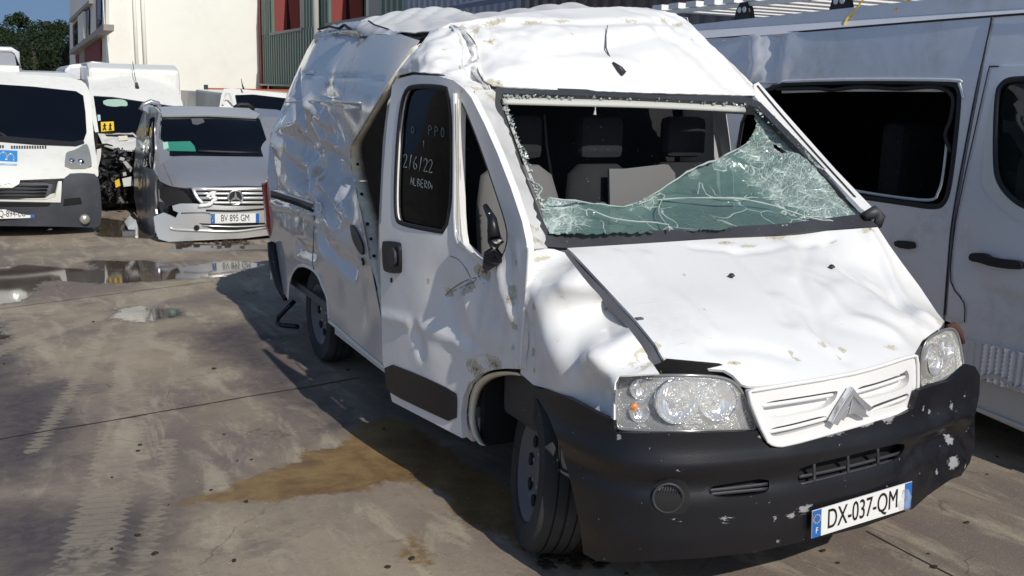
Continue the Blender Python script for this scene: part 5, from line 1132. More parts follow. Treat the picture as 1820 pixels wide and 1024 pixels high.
panel(S_x, 'bumper_front', [(left, 322), (0, 324), (80, 325), (93, 328), (90, 345), (80, 352), (40, 353), (left, 352)], M_dgrey, bx, off=.055, sp=.08, thick=.03)
for k in range(4): strip(S_x, 'grille_bar', [(left, 328+k*6), (0, 330+k*6), (86-k*2, 331+k*6)], .010, M_rubber, bx, .075, 2)
panel(S_x, 'bumper_strip', [(left, 357), (0, 358), (108, 360), (110, 322), (104, 322), (98, 350), (80, 356), (left, 354)], M_bwhite, bx, off=.06, sp=.08, thick=.03)
panel(S_x, 'lower_intake', [(left, 360), (90, 361), (86, 366), (left, 368)], M_dark, bx, off=.065, sp=.08, thick=.01)
panel(S_x, 'emblem_panel', [(-40, 316), (0, 317), (36, 319), (34, 327), (22, 334), (-40, 334)], M_bwhite, bx, off=.08, sp=.05, thick=.02)
panel(S_x, 'emblem', [(8, 326), (14, 320), (20, 326), (16, 325), (14, 323), (11, 326)], M_chrome, bx, off=.10, sp=.03, thick=.01)
panel(S_x, 'fog_recess', [(115, 354), (143, 351), (146, 362), (113, 366)], M_dark, bx, off=.06, sp=.04, thick=.01)
p_ = S_x.hits([(150, 389)])[0]+np.array([0, -.08, 0]); MB().lathe([(0, .02), (.05, .01), (.06, 0), (.065, -.03)], Matrix.Translation(V3(p_)) @ Matrix.Rotation(math.pi/2, 4, 'X'), 16).build('fog_lamp', M_lamp, bx, smooth=True)
lg = panel(S_x, 'blue_badge', [(-30, 265), (31, 268), (31, 285), (30, 287), (-30, 284)], mat('badge_blue', (.04, .25, .62), .4), bx, off=.03, sp=.05, thick=.006)
strip(S_x, 'badge_swirl', [(-6, 283), (2, 272), (8, 271), (12, 277), (10, 284)], .008, M_bright, lg, .036, 4)
strip(S_x, 'badge_swirl', [(12, 284), (15, 275), (21, 274), (25, 280), (24, 285)], .008, M_bright, lg, .036, 4)
strip(S_x, 'badge_text', [(0, 292), (30, 293)], .012, mat('pale_blue_letters', (.35, .5, .65), .5), lg, .03, 2)
for k in range(14):
    a = 21+k*4.6; strip(S_x, 'hood_letter', [(a, 259.5), (a+.2, 264)], .010, M_dgrey, bx, .03, 1)
for k in range(3): strip(S_x, 'hood_letter', [(-4+k*4.6, 258.5), (-4+k*4.6, 263)], .010, M_dgrey, bx, .03, 1)
y_ = 10.86
c0 = at(-10, 380, 'y', y_); c1 = at(60, 381, 'y', y_); W_ = .52
o0 = at(8, 379, 'y', y_-.05); o0 = (at(60, 379, 'y', y_-.06))-np.array([.26, 0, 0])
plate('number_plate', o0, np.array([1., 0, 0]), np.array([0, 0, 1.]), .52, .11, 'DQ-894-EG', bx)
wheel(bx, (-2.05, 12.0, .34), (1, 0, 0)); wheel(bx, (-2.05, 15.2, .34), (1, 0, 0)); wheel(bx, (-3.85, 12.0, .34), (-1, 0, 0)); wheel(bx, (-3.85, 15.2, .34), (-1, 0, 0))
MB().box((-3.9, 11.3, .2), (-2.0, 15.6, .5)).build('underbody', M_rubber, bx)
MB().tube([at(16, 138, 'y', 12.9), at(16, 130, 'y', 12.9)], .012, 6).build('aerial', M_rubber, bx)
# roof hatch frame carried on it
rf = empty('roof_frame', (-3.0, 14, 2.05), 'grey metal framed panel standing on the roof of the white van at left', 'frame')
fr = [(-60, 86), (20, 88), (30, 94), (38, 122), (-60, 122)]; y_ = 13.2
MB().tube([at(a, b, 'y', y_) for a, b in fr], .035, 8, True).build('tube_frame', M_silver, rf, smooth=True)
MB().prism([tuple(at(a, b, 'y', y_)) for a, b in [(-58, 90), (18, 92), (26, 98), (30, 120), (-58, 120)]], (0, .02, 0)).build('dark_panel', M_sgrey, rf)
MB().box((-3.9, 13.1, 1.98), (float(at(34, 125, 'y', 13.2)[0]), 13.5, 2.06)).build('base', M_bwhite, rf)
# grey tarpaulin-like dome of a roof seen behind
# ---- white minibus, crushed front
mbus = empty('minibus', (-1.0, 16, 0), 'tall white minibus with crushed front and yellow school sign, behind the blue-grey car', 'minibus')
S_n = Surf((0, -1, .35), [(175, 236, 'y', 14.0), (330, 238, 'y', 14.0), (167, 172, 'y', 14.6), (326, 188, 'y', 14.6), (245, 178, 'y', 14.5), (160, 130, 'y', 15.3), (240, 130, 'y', 15.2), (300, 135, 'y', 15.3), (245, 150, 'y', 14.9), (315, 160, 'y', 15.0)])
panel(S_n, 'roof_cap', [(163, 135), (168, 128), (200, 127), (260, 130), (295, 134), (305, 140), (318, 162), (326, 190), (300, 187), (200, 172), (166, 170), (160, 180), (159, 160)], M_bwhite, mbus, sp=.06, thick=.03)
panel(S_n, 'windscreen', [(166, 170), (200, 172), (300, 180), (324, 186), (332, 240), (176, 238), (170, 210)], M_winds, mbus, off=-.01, sp=.08, thick=.01)
panel(S_n, 'pillar', [(158, 150), (166, 170), (172, 212), (176, 240), (170, 240), (164, 212), (159, 180)], M_bwhite, mbus, off=.01, sp=.06, thick=.02)
xL = float(at(160, 180, 'y', 14.6)[0]); xR = float(at(330, 200, 'y', 14.6)[0])
xb = float(at(112, 140, 'y', 16.5)[0])
MB().prism([(xL+.03, 15.1, z) for z in (0.5,)]+[(xL+.03, 15.15, 2.08), (xL+.03, 15.5, 2.17), (xL+.03, 19.5, 2.2), (xL+.03, 19.5, .4)], (xR-xL-.02, 0, 0)).build('body', M_bwhite, mbus, bevel=.06)
MB().prism([(xL+.02, 14.4, .5), (xL+.02, 14.25, 1.1), (xL+.02, 14.7, 1.7), (xL+.02, 15.2, 1.95), (xL+.02, 15.2, .5)], (.05, 0, 0)).build('side_frame', M_bwhite, mbus)
MB().box((xL-.02, 13.9, .9), (xR, 14.3, 1.12)).build('dashboard', M_dark, mbus)
p_ = S_n.hits([(244, 157)])[0]; MB().tube([p_, p_+np.array([-.01, .0, .09])], [.035, .02], 6).build('aerial_base', M_trim, mbus, smooth=True)
MB().tube([p_+np.array([-.01, .0, .08]), p_+np.array([-.02, .12, .22]), p_+np.array([-.02, .3, .42])], .006, 5).build('aerial', M_grey, mbus)
sg = panel(S_n, 'school_sign', [(179, 217), (202, 216), (203, 232), (180, 234)], M_yellow, mbus, off=.02, sp=.05, thick=.01)
for (a, w_) in ((186, 1.0), (196, .75)):
    strip(S_n, 'child_figure', [(a, 219.5), (a, 226), (a-2.5*w_, 231.5)], .012, M_ink, sg, .026, 1); strip(S_n, 'child_figure', [(a-3*w_, 224), (a+3*w_, 222.5)], .009, M_ink, sg, .026, 1); strip(S_n, 'child_figure', [(a, 226), (a+2.5*w_, 231.5)], .010, M_ink, sg, .026, 1)
panel(S_n, 'rear_mirror', [(183, 177), (215, 176), (226, 180), (227, 189), (215, 188), (205, 190), (184, 187)], mat('mirror_green', (.35, .5, .42), .3), mbus, off=.004, sp=.05, thick=.006, rnd=1)
panel(S_n, 'window_sticker', [(173, 204), (178, 204), (179, 214), (174, 215)], mat('sticker_blue', (.4, .55, .65), .4), mbus, off=.01, sp=.05, thick=.005)
# crushed hood and engine
S_c = Surf((0, -1, .6), [(175, 238, 'y', 13.9), (240, 236, 'y', 13.9), (250, 262, 'y', 13.2), (220, 268, 'y', 13.1), (182, 262, 'y', 13.2)]); S_c.crumple((210, 250), .6, .05, 4, 3)
ch = panel(S_c, 'crushed_hood', [(174, 237), (190, 238), (236, 236), (246, 244), (252, 262), (240, 268), (218, 267), (196, 262), (183, 258)], M_bwhite, mbus, sp=.04, thick=.02, rag=.8)
panel(S_c, 'hood_slot', [(187, 239), (236, 239), (243, 246), (238, 243), (190, 241)], M_dark, mbus, off=.02, sp=.05, thick=.01)
panel(S_c, 'hood_paper', [(210, 242), (226, 241), (228, 248), (211, 250)], M_primer, mbus, off=.03, sp=.05, thick=.005)
S_e = Surf((0, -1, .1), [(175, 260, 'y', 13.3), (260, 260, 'y', 13.3), (175, 360, 'y', 13.2), (260, 360, 'y', 13.2)]); S_e.crumple((215, 310), .9, .14, 5, 2)
panel(S_e, 'engine_block', [(170, 255), (200, 260), (262, 262), (262, 360), (215, 362), (172, 358)], M_rubber, mbus, sp=.05, thick=.05, smooth=False)
random.seed(11)
for k in range(46):
    a, b = random.uniform(172, 248), random.uniform(262, 350); L_ = random.uniform(4, 16); al = random.uniform(0, 3.1); p0_ = at(a, b, 'y', 13.0+random.uniform(-.1, .1)); p1_ = at(a+L_*math.cos(al), b+L_*math.sin(al), 'y', 13.0+random.uniform(-.15, .1))
    MB().tube([p0_, (p0_+p1_)/2+np.array([random.uniform(-.05, .05), -.04, random.uniform(-.05, .05)]), p1_], random.uniform(.008, .028), 6).build(random.choice(['hose', 'bracket', 'engine_pipe']), random.choice([M_rubber, M_rubber, M_trim, M_grey, M_cap, M_dgrey, M_rubber, M_trim]), mbus, smooth=True)
for px, mt in (([(218, 288), (224, 286), (236, 300), (232, 306)], M_bright), ([(214, 279), (222, 281), (220, 286), (212, 284)], M_bright), ([(217, 318), (234, 314), (237, 330), (220, 332)], M_lightfr), ([(204, 322), (212, 318), (214, 330), (206, 334)], M_yellow), ([(218, 307), (224, 306), (225, 312), (219, 313)], M_bright), ([(172, 266), (180, 264), (179, 280), (174, 300), (170, 296)], M_bwhite)):
    MB().prism([tuple(at(a, b, 'y', 12.85)) for a, b in px], (0, .04, 0)).build('torn_part', mt, mbus)
wheel(mbus, (xL+.12, 13.55, .33), (-.95, -.35, 0), holes=5); wheel(mbus, (xR-.2, 13.6, .33), (1, 0, 0)); wheel(mbus, (xL+.12, 18, .33), (-1, 0, 0)); wheel(mbus, (xR-.2, 18, .33), (1, 0, 0))
MB().box((xL+.2, 13.3, .25), (xR, 19, .5)).build('underbody', M_rubber, mbus)
# ---- blue-grey van roof and white van roof behind
gv = empty('grey_roof_van', (-1.9, 19, 0), 'pale grey van, only its roof showing between the white van and the minibus', 'van')
xa, xc = float(at(112, 130, 'y', 17)[0]), float(at(168, 130, 'y', 17)[0])
MB().prism([(xa, 17, 0.4), (xa, 17, 1.9), (xa+.03, 17, 2.07), (xa+.12, 17, 2.15), (xc, 17, 2.18), (xc+.8, 17, 2.18), (xc+.8, 17, .4)], (0, 4, 0)).build('body', M_silver, gv, bevel=.05)
wheel(gv, (xa+.15, 18, .33), (-1, 0, 0)); wheel(gv, (xc+.7, 18, .33), (1, 0, 0)); MB().box((xa+.2, 16.98, 1.4), (xc+.6, 17.0, 1.9)).build('windscreen', M_winds, gv)
fvn = empty('far_white_van', (-1.2, 24, 0), 'white van whose rounded roof shows above the minibus, in front of the white building', 'van')
P0 = at(143, 118, 'y', 22); P1 = at(232, 122, 'y', 22); zt = at(170, 109, 'y', 22)[2]
MB().prism([(P0[0], 22, .4), (P0[0], 22, zt-.25), (P0[0]+.06, 22, zt-.08), (P0[0]+.25, 22, zt), (P1[0]-.45, 22, zt-.03), (P1[0]-.1, 22, zt-.12), (P1[0], 22, zt-.3), (P1[0], 22, .4)], (0, 4.5, 0)).build('body', M_bwhite, fvn, bevel=.06)
MB().prism([tuple(at(a, b, 'y', 21.97)) for a, b in [(163, 123), (200, 122), (224, 126), (224, 132), (162, 132)]], (0, .02, 0)).build('windscreen', M_winds, fvn)
MB().tube([at(206, 126, 'y', 21.9), at(212, 119, 'y', 21.9), at(222, 119, 'y', 21.9), at(232, 126, 'y', 21.9)], .03, 6).build('beacon_arch', M_silver, fvn)
wheel(fvn, (P0[0]+.15, 23, .33), (-1, 0, 0)); wheel(fvn, (P1[0]-.15, 23, .33), (1, 0, 0))
# ---- blue-grey people carrier
vt = empty('people_carrier', (-.6, 12, 0), 'blue-grey people carrier with a missing headlight and broken silver bumper, facing the camera', 'car')
S_v = Surf((0, -1, .3), [(275, 430, 'y', 10.05), (480, 420, 'y', 9.95), (370, 425, 'y', 9.85), (300, 365, 'y', 10.0), (343, 362, 'y', 9.87), (469, 362, 'y', 9.87), (307, 332, 'y', 10.05), (340, 334, 'y', 9.95), (474, 331, 'y', 9.95), (286, 280, 'y', 10.9), (380, 277, 'y', 10.8), (477, 279, 'y', 10.9), (286, 204, 'y', 11.6), (370, 204, 'y', 11.5), (458, 208, 'y', 11.6), (286, 189, 'y', 12.0), (440, 193, 'y', 12.0), (275, 300, 'y', 10.6), (380, 305, 'y', 10.35)])
Lx, Rx = -1.27, .62
bodybox(vt, 'body', -1.22, .60, 10.35, [(0, .3), (0, .7), (.55, 1.0), (1.25, 1.45), (1.7, 1.54), (4.2, 1.50), (4.4, .35)], M_sgrey, .06, .075)
panel(S_v, 'hood', [(286, 279), (330, 277), (476, 279), (560, 284), (560, 332), (474, 331), (420, 330), (345, 333), (330, 334), (308, 332), (296, 305)], M_sgrey, vt, off=.02, sp=.06, thick=.02)
panel(S_v, 'wing', [(277, 275), (285, 279), (296, 306), (307, 332), (296, 328), (284, 322), (278, 312), (272, 300)], M_sgrey, vt, off=.015, sp=.06, thick=.02)
panel(S_v, 'windscreen', [(286, 206), (300, 204), (370, 204), (456, 208), (462, 214), (480, 268), (477, 278), (380, 276), (286, 277), (283, 240)], M_winds, vt, off=.03, sp=.08, thick=.01)
panel(S_v, 'windscreen_pillar', [(276, 192), (284, 192), (288, 206), (285, 240), (287, 279), (276, 276), (273, 240)], M_sgrey, vt, off=.03, sp=.06, thick=.03)
panel(S_v, 'windscreen_pillar', [(452, 196), (462, 202), (482, 240), (500, 280), (478, 280), (480, 266), (462, 212), (455, 206)], M_sgrey, vt, off=.035, sp=.06, thick=.03)
panel(S_v, 'roof_front', [(284, 190), (320, 188), (440, 192), (462, 203), (456, 209), (370, 205), (288, 206)], M_bright, vt, off=.07, sp=.06, thick=.02)
strip(S_v, 'wiper', [(352, 268), (400, 270), (460, 272)], .014, M_rubber, vt, .05, 2)
panel(S_v, 'green_sun_shade', [(297, 252), (338, 251), (346, 260), (348, 269), (296, 268)], mat('shade_green', (.03, .22, .16), .5), vt, off=.045, sp=.06, thick=.004)
panel(S_v, 'window_sticker', [(289, 253), (298, 252), (300, 263), (291, 266)], mat('sticker_green', (.35, .6, .5), .5), vt, off=.055, sp=.05, thick=.004)
panel(S_v, 'rear_mirror', [(340, 211), (360, 210), (364, 217), (350, 222), (342, 220)], M_grey, vt, off=.035, sp=.06, thick=.004)
grv = [(343, 334), (360, 333), (474, 332), (560, 336), (560, 364), (469, 364), (360, 363), (350, 350)]
gg = panel(S_v, 'radiator_grille', grv, M_dark, vt, off=.02, sp=.06, thick=.02)
for k, (a, b) in enumerate(((346, 336), (350, 344), (354, 352), (360, 360))):
    strip(S_v, 'chrome_bar', [(a, b), (400, b+.5), (474, b), (556, b+3)], .018 if k else .024, M_bright, gg, .05, 2, .7)
strip(S_v, 'chrome_rim', [(343, 334), (350, 350), (362, 363)], .022, M_bright, gg, .05, 3)
p_ = S_v.hits([(416, 350)])[0]+np.array([0, -.09, 0]); Mv = Matrix.Translation(V3(p_)) @ Matrix.Rotation(math.pi/2, 4, 'X')
em_ = MB().lathe([(.075, 0), (.082, .012), (.092, .012), (.098, 0), (.092, -.012)], Mv, 30).build('star_emblem', M_chrome, gg, smooth=True)
MB().lathe([(0, -.005), (.08, -.005)], Mv, 24).build('emblem_back', M_rubber, em_)
mb = MB()
for k in range(3):
    a = math.pi/2+k*2*math.pi/3; q_ = [(math.cos(a)*.082, math.sin(a)*.082), (math.cos(a+1.05)*.018, math.sin(a+1.05)*.018), (0, 0), (math.cos(a-1.05)*.018, math.sin(a-1.05)*.018)]
    mb.prism([tuple(Mv @ Vector((x, z, .0))) for x, z in q_], tuple(Mv.to_3x3() @ Vector((0, 0, .012))))
mb.build('star', M_chrome, em_)
strip(S_v, 'broken_trim', [(369, 352), (372, 346), (382, 342), (378, 350), (385, 352), (378, 358), (372, 364), (352, 366)], .022, M_bwhite, gg, .07, 3)
panel(S_v, 'headlight_hole', [(283, 334), (296, 332), (310, 334), (325, 340), (337, 352), (343, 362), (310, 364), (296, 366), (284, 352)], M_dark, vt, off=.03, sp=.05, thick=.01)
vb = panel(S_v, 'front_bumper', [(306, 366), (320, 362), (344, 362), (400, 366), (470, 366), (560, 366), (560, 412), (480, 418), (430, 424), (340, 428), (300, 430), (282, 425), (276, 410), (273, 385), (290, 378), (300, 382), (312, 388), (317, 378), (308, 374)], M_bright, vt, off=.05, sp=.05, thick=.04)
strip(S_v, 'bumper_groove', [(322, 379), (362, 378), (374, 380)], .007, M_grey, vb, .054, 2); strip(S_v, 'bumper_lip', [(303, 404), (312, 408), (360, 410), (420, 411), (474, 404)], .014, M_bright, vb, .06, 4)
strip(S_v, 'upper_slot', [(366, 374), (420, 375), (474, 371)], .011, M_dark, vb, .055, 3)
panel(S_v, 'lower_intake', [(354, 397), (380, 398), (474, 396), (556, 396), (556, 404), (470, 407), (420, 409), (380, 408), (366, 403)], M_dark, vb, off=.056, sp=.05, thick=.01)
strip(S_v, 'intake_bar', [(360, 401), (420, 403), (474, 400)], .009, M_bright, vb, .066, 3)
p_ = S_v.hits([(348, 404)])[0]+np.array([0, -.07, 0]); MB().lathe([(0, .004), (.03, .004), (.034, -.01)], Matrix.Translation(V3(p_)) @ Matrix.Rotation(math.pi/2, 4, 'X'), 14).build('tow_hole', M_dark, vb)
o0 = at(418, 388, 'y', 9.78); plate('number_plate', o0, np.array([1., 0, -.02]), np.array([0, 0, 1.]), .58, .115, 'BV 895 GM', vt)
S_vs = Surf((-1, 0, 0), [(-1.27, 10.2, .2), (-1.27, 13, .2), (-1.30, 10.4, .8), (-1.28, 13, .8), (-1.2, 11, 1.3), (-1.2, 13.5, 1.3), (-1.1, 11.6, 1.6), (-1.1, 13.5, 1.62)]); S_vs.crumple((255, 330), 1.0, .03, 3, 3)
panel(S_vs, 'crushed_side', [(284, 200), (275, 190), (262, 191), (252, 205), (243, 235), (238, 300), (238, 350), (246, 395), (262, 420), (274, 425), (277, 380), (275, 330), (278, 312), (273, 300), (276, 270), (274, 230), (278, 200)], M_sgrey, vt, sp=.08, thick=.02, rag=.5)
panel(S_vs, 'side_window', [(272, 208), (264, 212), (254, 255), (254, 296), (268, 300), (271, 270), (270, 230)], M_winds, vt, off=.02, sp=.08, thick=.01)
MB().tube([at(250, 196, 'y', 12.0), at(256, 186, 'y', 12.0), at(268, 181, 'y', 12.0), at(280, 184, 'y', 12.0), at(286, 196, 'y', 12.0)], .035, 8).build('bent_roof_trim', M_sgrey, vt, smooth=True)
panel(S_v, 'roof_mirror_shard', [(252, 192), (262, 186), (275, 188), (272, 198), (258, 199)], M_bright, vt, off=.15, sp=.05, thick=.02, rnd=1)
MB().tube([at(416, 192, 'y', 12.0), at(426, 186, 'y', 12.0), at(440, 186, 'y', 12.0), at(452, 194, 'y', 12.0)], .03, 8).build('roof_rail', M_rubber, vt, smooth=True)
MB().tube([at(245, 250, 'y', 10.9), at(254, 262, 'y', 10.8), at(257, 276, 'y', 10.8), at(252, 268, 'y', 10.8)], [.02, .04, .03, .02], 6).build('broken_wing_mirror', M_bright, vt, smooth=True)
wheel(vt, (-1.16, 10.75, .32), (-1, 0, 0), r=.32); wheel(vt, (.55, 10.75, .32), (1, 0, 0), r=.32); wheel(vt, (-1.16, 13.8, .32), (-1, 0, 0), r=.32); wheel(vt, (.55, 13.8, .32), (1, 0, 0), r=.32)
MB().box((-1.1, 10.2, .16), (.5, 14.5, .4)).build('underbody', M_rubber, vt)
MB().tube([at(408, 424, 'y', 9.9), at(408, 436, 'y', 9.9)], .012, 6).build('hanging_clip', M_bright, vt)
# ---- small white van behind it, orange-railed truck bed
sv = empty('small_white_van', (1.6, 18, 0), 'small white van with dark windscreen, behind the wrecked van and the blue-grey people carrier', 'van')
S_w = Surf((0, -1, .35), [(395, 162, 'y', 16.6), (510, 172, 'y', 16.6), (640, 182, 'y', 16.6), (400, 190, 'y', 16.2), (520, 260, 'y', 15.6), (420, 260, 'y', 15.6), (640, 260, 'y', 15.6)])
panel(S_w, 'front', [(393, 170), (398, 158), (412, 157), (510, 166), (620, 178), (620, 330), (392, 330), (390, 190)], M_bwhite, sv, sp=.1, thick=.03)
panel(S_w, 'windscreen', [(418, 169), (450, 168), (520, 176), (600, 186), (600, 262), (440, 250), (424, 200)], M_winds, sv, off=.03, sp=.12, thick=.01)
bodybox(sv, 'body', float(at(400, 170, 'y', 16.8)[0])+.05, float(at(400, 170, 'y', 16.8)[0])+1.85, 16.5, [(0, .3), (0, 1.1), (.5, 1.62), (.9, 1.72), (4, 1.75), (4, .3)], M_bwhite, .05)
MB().tube([at(433, 158, 'y', 16.5), at(430, 148, 'y', 16.6), at(429, 140, 'y', 16.7)], [.02, .008, .004], 6).build('aerial', M_rubber, sv)
MB().tube([at(396, 186, 'y', 16.2), at(402, 166, 'y', 16.2), at(408, 166, 'y', 16.2), at(414, 186, 'y', 16.2)], .022, 6).build('door_frame', M_bwhite, sv)
xw = float(at(400, 170, 'y', 16.8)[0]); wheel(sv, (xw+.2, 17, .31), (-1, 0, 0), r=.31); wheel(sv, (xw+1.7, 17, .31), (1, 0, 0), r=.31); wheel(sv, (xw+.2, 19.6, .31), (-1, 0, 0), r=.31); wheel(sv, (xw+1.7, 19.6, .31), (1, 0, 0), r=.31)
tk = empty('flatbed_truck', (1.4, 24, 0), 'grey truck bed with an orange top rail showing left of the small white van', 'truck')
M_orange = mat('orange_paint', (.45, .10, .03), .5)
q0 = at(367, 160, 'y', 22); q1 = at(400, 162, 'y', 22)
MB().box((q0[0], 22, .7), (q0[0]+2.2, 26, q0[2]-.05)).build('side_board', M_sgrey, tk); MB().box((q0[0]-.02, 21.96, q0[2]-.05), (q0[0]+2.2, 22.04, q0[2]+.05)).build('top_rail', M_orange, tk); MB().box((q0[0]-.05, 21.95, .7), (q0[0]+.03, 22.05, q0[2]+.12)).build('corner_post', M_trim, tk)
for x in (.3, 1.9): wheel(tk, (q0[0]+x, 23, .38), (-1 if x < 1 else 1, 0, 0), r=.38); wheel(tk, (q0[0]+x, 25.4, .38), (-1 if x < 1 else 1, 0, 0), r=.38)
MB().box((q0[0]+.2, 22.1, .45), (q0[0]+2, 25.9, .7)).build('chassis', M_rubber, tk)
# debris on the ground
db = empty('broken_panel', tuple(at(235, 415, 'z', 0)), 'pale broken bumper piece lying on the wet ground beside the people carrier', 'debris')
S_q = at(230, 412, 'z', 0.02)
def gp(a, b, h=0.0): p_ = at(a, b, 'z', 0); return (p_[0], p_[1], h)
MB().prism([gp(222, 404, .05), gp(232, 402, .12), gp(243, 410, .10), gp(240, 414, .04), gp(228, 412, .03)], (0, .03, .02)).build('bent_sheet', M_lightfr, db)
MB().tube([gp(240, 406, .10), gp(243, 412, .06), gp(243, 424, .02)], .02, 6).build('strip', M_lightfr, db); MB().box(tuple(np.array(gp(226, 418))-[.06, .05, 0]), tuple(np.array(gp(226, 418))+[.1, .05, .05])).build('clip', M_cap, db)

# ================================================================= BUILDINGS
M_wall = mat('cream_render', (.80, .76, .62), .9); N = NT(M_wall); N.l(N.mix(N.step(N.noise(N.co(), .7, 6, .7), .4, .75), (.83, .82, .75), (.76, .75, .68)), N.b.inputs['Base Color']); N.bump(N.noise(N.co(), 40, 3), .1, .01)
M_conc = mat('grey_concrete', (.36, .35, .32), .9); M_redp = mat('red_panel', (.22, .035, .030), .6)
wb = empty('white_building', (2.4, 36, 0), 'tall cream-white rendered building with red-panelled windows on its left face', 'building')
c0 = at(188, 100, 'y', 32); c1 = at(463, 100, 'y', 32)
xl, xr = float(c0[0]), float(c1[0])
E_ = at(124, 100, 'y', 39.5); E_[2] = 0; rd = E_-np.array([xl, 32, 0]); rd /= np.linalg.norm(rd)
MB().prism([(xl, 32, 0), (xr, 32, 0), (xr, 44, 0), (E_[0]+3, 44, 0), (E_[0]+.25, E_[1], 0), (xl+.25, 32.3, 0)], (0, 0, 8)).build('wall', M_wall, wb)
for a, r_ in ((241, .05), (256, .06)):
    p_ = at(a, 60, 'y', 31.9); MB().tube([(p_[0], 31.9, 0), (p_[0], 31.9, 8)], r_, 8).build('drain_pipe', M_wall, wb, smooth=True)
fn = np.array([-rd[1], rd[0], 0])
if fn[1] > 0: fn = -fn
S_f = Surf(fn, [(xl, 32, 1.), (xl, 32, 6.), tuple(E_+[0, 0, 1]), tuple(E_+[0, 0, 6]), tuple((np.array([xl, 32, 0])+E_)/2+[0, 0, 3])])
def fpan(nm, px, mt, off=0., th=.12, par=None): return panel(S_f, nm, px, mt, par or wb, off=off, sp=.5, thick=th, pxstep=30)
fpan('left_wall', [(188, -60), (188, 115), (124, 140), (124, -60)], M_wall, -.02, .1)
fpan('ledge', [(123, 90), (184, 43), (184, 54), (123, 97)], M_conc, .25, .3)
fpan('window', [(129, 45), (138, 36), (138, 82), (130, 88)], M_redp, .0, .02)
fpan('window', [(149, 22), (158, 12), (158, 64), (150, 72)], M_redp, .0, .02)
fpan('window', [(170, -10), (179, -20), (179, 46), (171, 54)], M_redp, .0, .02)
for q_ in ([(132, 45), (138, 38), (138, 80), (132, 85)], [(152, 22), (158, 15), (158, 62), (152, 68)], [(173, -10), (179, -15), (179, 44), (173, 50)]): fpan('pane', q_, M_winds, .03, .02)
for q_ in ([(138, 30), (148, 20), (149, 68), (139, 78)],): fpan('column', q_, M_wall, .10, .12)
fpan('upper_ledge', [(123, 40), (140, 24), (158, 6), (158, 0), (123, 34)], M_conc, .12, .2)
fpan('lower_surround', [(133, 96), (177, 66), (178, 110), (136, 124)], M_conc, .02, .06)
fpan('red_panel', [(150, 88), (177, 70), (177, 108), (150, 112)], M_redp, .06, .04)
fpan('lower_window', [(134, 100), (139, 97), (139, 124), (135, 124)], M_redp, .05, .03)
# ---- corrugated sheds
def corr(name, x, y0, y1, z0, z1, pitch, depth, mt, parent, axis='x'):
    n = int(abs(y1-y0)/pitch); r0 = []; r1 = []
    for i in range(n+1):
        y = y0+(y1-y0)*i/n
        for dy, dx in ((0, 0), (.18, 0), (.30, depth), (.70, depth), (.82, 0)):
            yy = y+(y1-y0)/n*dy; r0.append((x-dx, yy, z0)); r1.append((x-dx, yy, z1))
    o = MB().grid([r0, r1]).build(name, mt, parent); return o
M_green = mat('green_cladding', (.13, .20, .155), .5); M_gcl = mat('grey_cladding', (.30, .32, .38), .45); M_grib = M_gcl
gb = empty('green_shed', (7, 25, 0), 'green corrugated metal shed with red window frames, right of the cream building', 'building')
WX = xr+.05
corr('lower_cladding', WX, 32, 18.4, 1.9, 3.48, .30, .06, M_green, gb)
corr('upper_cladding', WX, 32, 31.0, 3.48, 5.2, .30, .06, M_green, gb); 
def wy(px, py=30): return float(at(px, py, 'x', WX)[1])
ya, yb_, yc, yd = wy(484), wy(541), wy(584), wy(676)
corr('pier_cladding', WX, yb_, yc, 3.48, 5.2, .30, .06, M_green, gb); corr('pier_cladding', WX, yd, 18.4, 3.48, 5.2, .3, .06, M_green, gb); corr('pier_cladding', WX, 31.8, ya, 3.48, 5.2, .3, .06, M_green, gb)
for (p0_, p1_) in ((ya, yb_), (yc, yd)):
    w_ = MB().box((WX-.1, p1_, 3.42), (WX+.5, p0_, 3.50)).build('window', M_conc, gb)
    MB().box((WX+.02, p0_-.08, 3.5), (WX+.6, p0_, 5.2)).build('red_reveal', M_redp, w_)
    MB().box((WX+.45, p1_, 3.5), (WX+.48, p0_, 5.2)).build('pane', M_winds, w_)
    MB().box((WX+.30, p1_+.2, 3.5), (WX+.34, p1_+(p0_-p1_)*.42, 5.2)).build('beige_panel', M_conc, w_)
MB().box((WX-.10, 31.7, 0), (WX+.1, 32.1, 5.2)).build('red_corner_trim', M_redp, gb)
yp = wy(572); MB().tube([(WX-.15, yp, 1.0), (WX-.15, yp, 5.2)], .09, 8).build('drain_pipe', M_conc, gb, smooth=True)
MB().box((WX+.2, 18.4, 0), (WX+.3, 32, 1.95)).build('dark_opening', M_dark, gb); MB().box((WX-.15, 18.4, 1.84), (WX+.3, 32, 1.90)).build('lintel', M_conc, gb)
MB().box((WX+.65, 18.4, 0), (WX+8, 32, 5.2)).build('body', M_gcl, gb)
gs2 = empty('grey_shed', (8, 11, 0), 'pale grey corrugated metal shed behind the two nearest vans', 'building')
corr('cladding', WX, 18.35, 1.0, 0.0, 5.2, .30, .05, M_gcl, gs2)
MB().box((WX+.1, 1.0, 0), (WX+8, 18.3, 5.2)).build('body', M_gcl, gs2)
mb = MB(); rg = []
n_ = 60
P = lambda y, z, dx=0: (WX-1.6+dx, y, z)
cn = MB().prism([(WX-.08, 2.0, 3.45), (WX-.08, 12.5, 3.45), (WX-.08, 12.5, 3.52), (WX-.08, 2.0, 3.52)], (-1.3, 0, -.35)).build('canopy', mat('canopy_blue', (.10, .13, .21), .5), gs2)

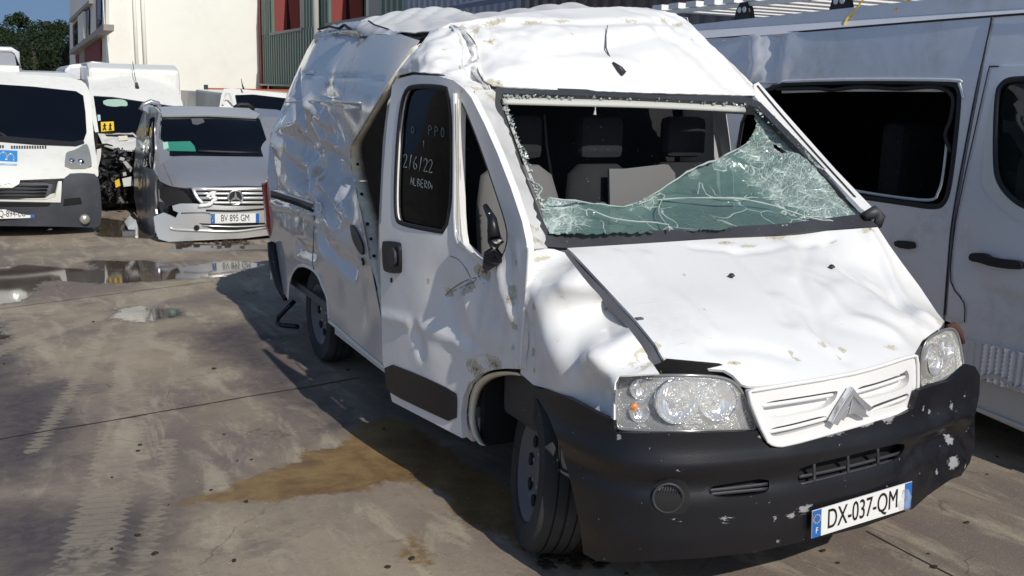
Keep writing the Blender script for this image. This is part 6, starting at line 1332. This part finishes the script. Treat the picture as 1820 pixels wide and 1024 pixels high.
# ================================================================= TREES
M_leafd = mat('dark_foliage', (.030, .055, .022), .7, 0, .2); N = NT(M_leafd); N.l(N.mix(N.noise(N.co(), .8, 4), (.010, .022, .012), (.034, .055, .020)), N.b.inputs['Base Color'])
M_bark = mat('bark', (.07, .05, .035), .9)
def tree(a, top, w_, y, label, seed, conical=False):
    rs = random.Random(seed); b = at(a, 120, 'y', y); zt = float(at(a, top, 'y', y)[2]); hw = w_/2
    t = empty('evergreen_tree', (b[0], y, 0), label, 'tree', 'trees beyond the parked vans')
    tr = MB().tube([(b[0], y, 0), (b[0]+.1, y, zt*.5), (b[0], y, zt*.92)], [.28, .17, .05], 8)
    for k in range(9):
        al = rs.uniform(0, 6.3); z = zt*rs.uniform(.25, .8); L_ = hw*rs.uniform(.5, .9); tr.tube([(b[0], y, z), (b[0]+math.cos(al)*L_, y+math.sin(al)*L_, z+.4)], [.06, .02], 5)
    tr.build('trunk', M_bark, t, smooth=True)
    mb = MB(); cl = []
    for _ in range(75):
        f = rs.random()**.8; z = zt*(.12+.88*f); rr = hw*((1-f)**.7*1.0+.10) if conical else hw*math.sqrt(max(.06, 1-((f-.45)/.62)**2))
        al = rs.uniform(0, 6.3); q = rr*rs.uniform(.25, 1.0); cl.append((b[0]+math.cos(al)*q, y+math.sin(al)*q, min(z, zt-.1), rs.uniform(.35, .8)*(1-.5*f if conical else 1)))
    for (x, y2, z, r_) in cl:
        for _ in range(130):
            u, v_ = rs.uniform(-1, 1), rs.uniform(0, 6.3); k = r_*rs.random()**.4; s3 = math.sqrt(1-u*u); c_ = Vector((x+k*s3*math.cos(v_), y2+k*s3*math.sin(v_), z+k*u*.75)); s_ = rs.uniform(.03, .085)
            d1 = Vector((rs.uniform(-1, 1), rs.uniform(-1, 1), rs.uniform(-1, 1))).normalized()*s_; d2 = Vector((rs.uniform(-1, 1), rs.uniform(-1, 1), rs.uniform(-1, 1))).normalized()*s_*.6
            mb.add([tuple(c_-d1), tuple(c_+d2), tuple(c_+d1), tuple(c_-d2)], [(0, 1, 2, 3)])
    mb.build('crown', M_leafd, t)
for args in ((8, 52, 4.5, 52, 'pointed dark evergreen tree furthest left beyond the parked white van', 1, True), (38, 26, 3.8, 54, 'tallest pointed evergreen in the row left of the cream building', 2, True), (82, 42, 4.5, 50, 'broad dark green tree between the tallest evergreen and the cream building', 3, True),
             (112, 40, 3.0, 56, 'narrow evergreen tree close against the left face of the cream building', 4, True), (60, 60, 5.0, 47, 'low bushy dark tree in front of the taller evergreens', 5), (118, 78, 4.0, 46, 'low dark shrubby tree at the foot of the cream building', 6), (-60, 30, 6.0, 52, 'tall dark evergreen standing mostly beyond the left edge', 7)):
    tree(*args)
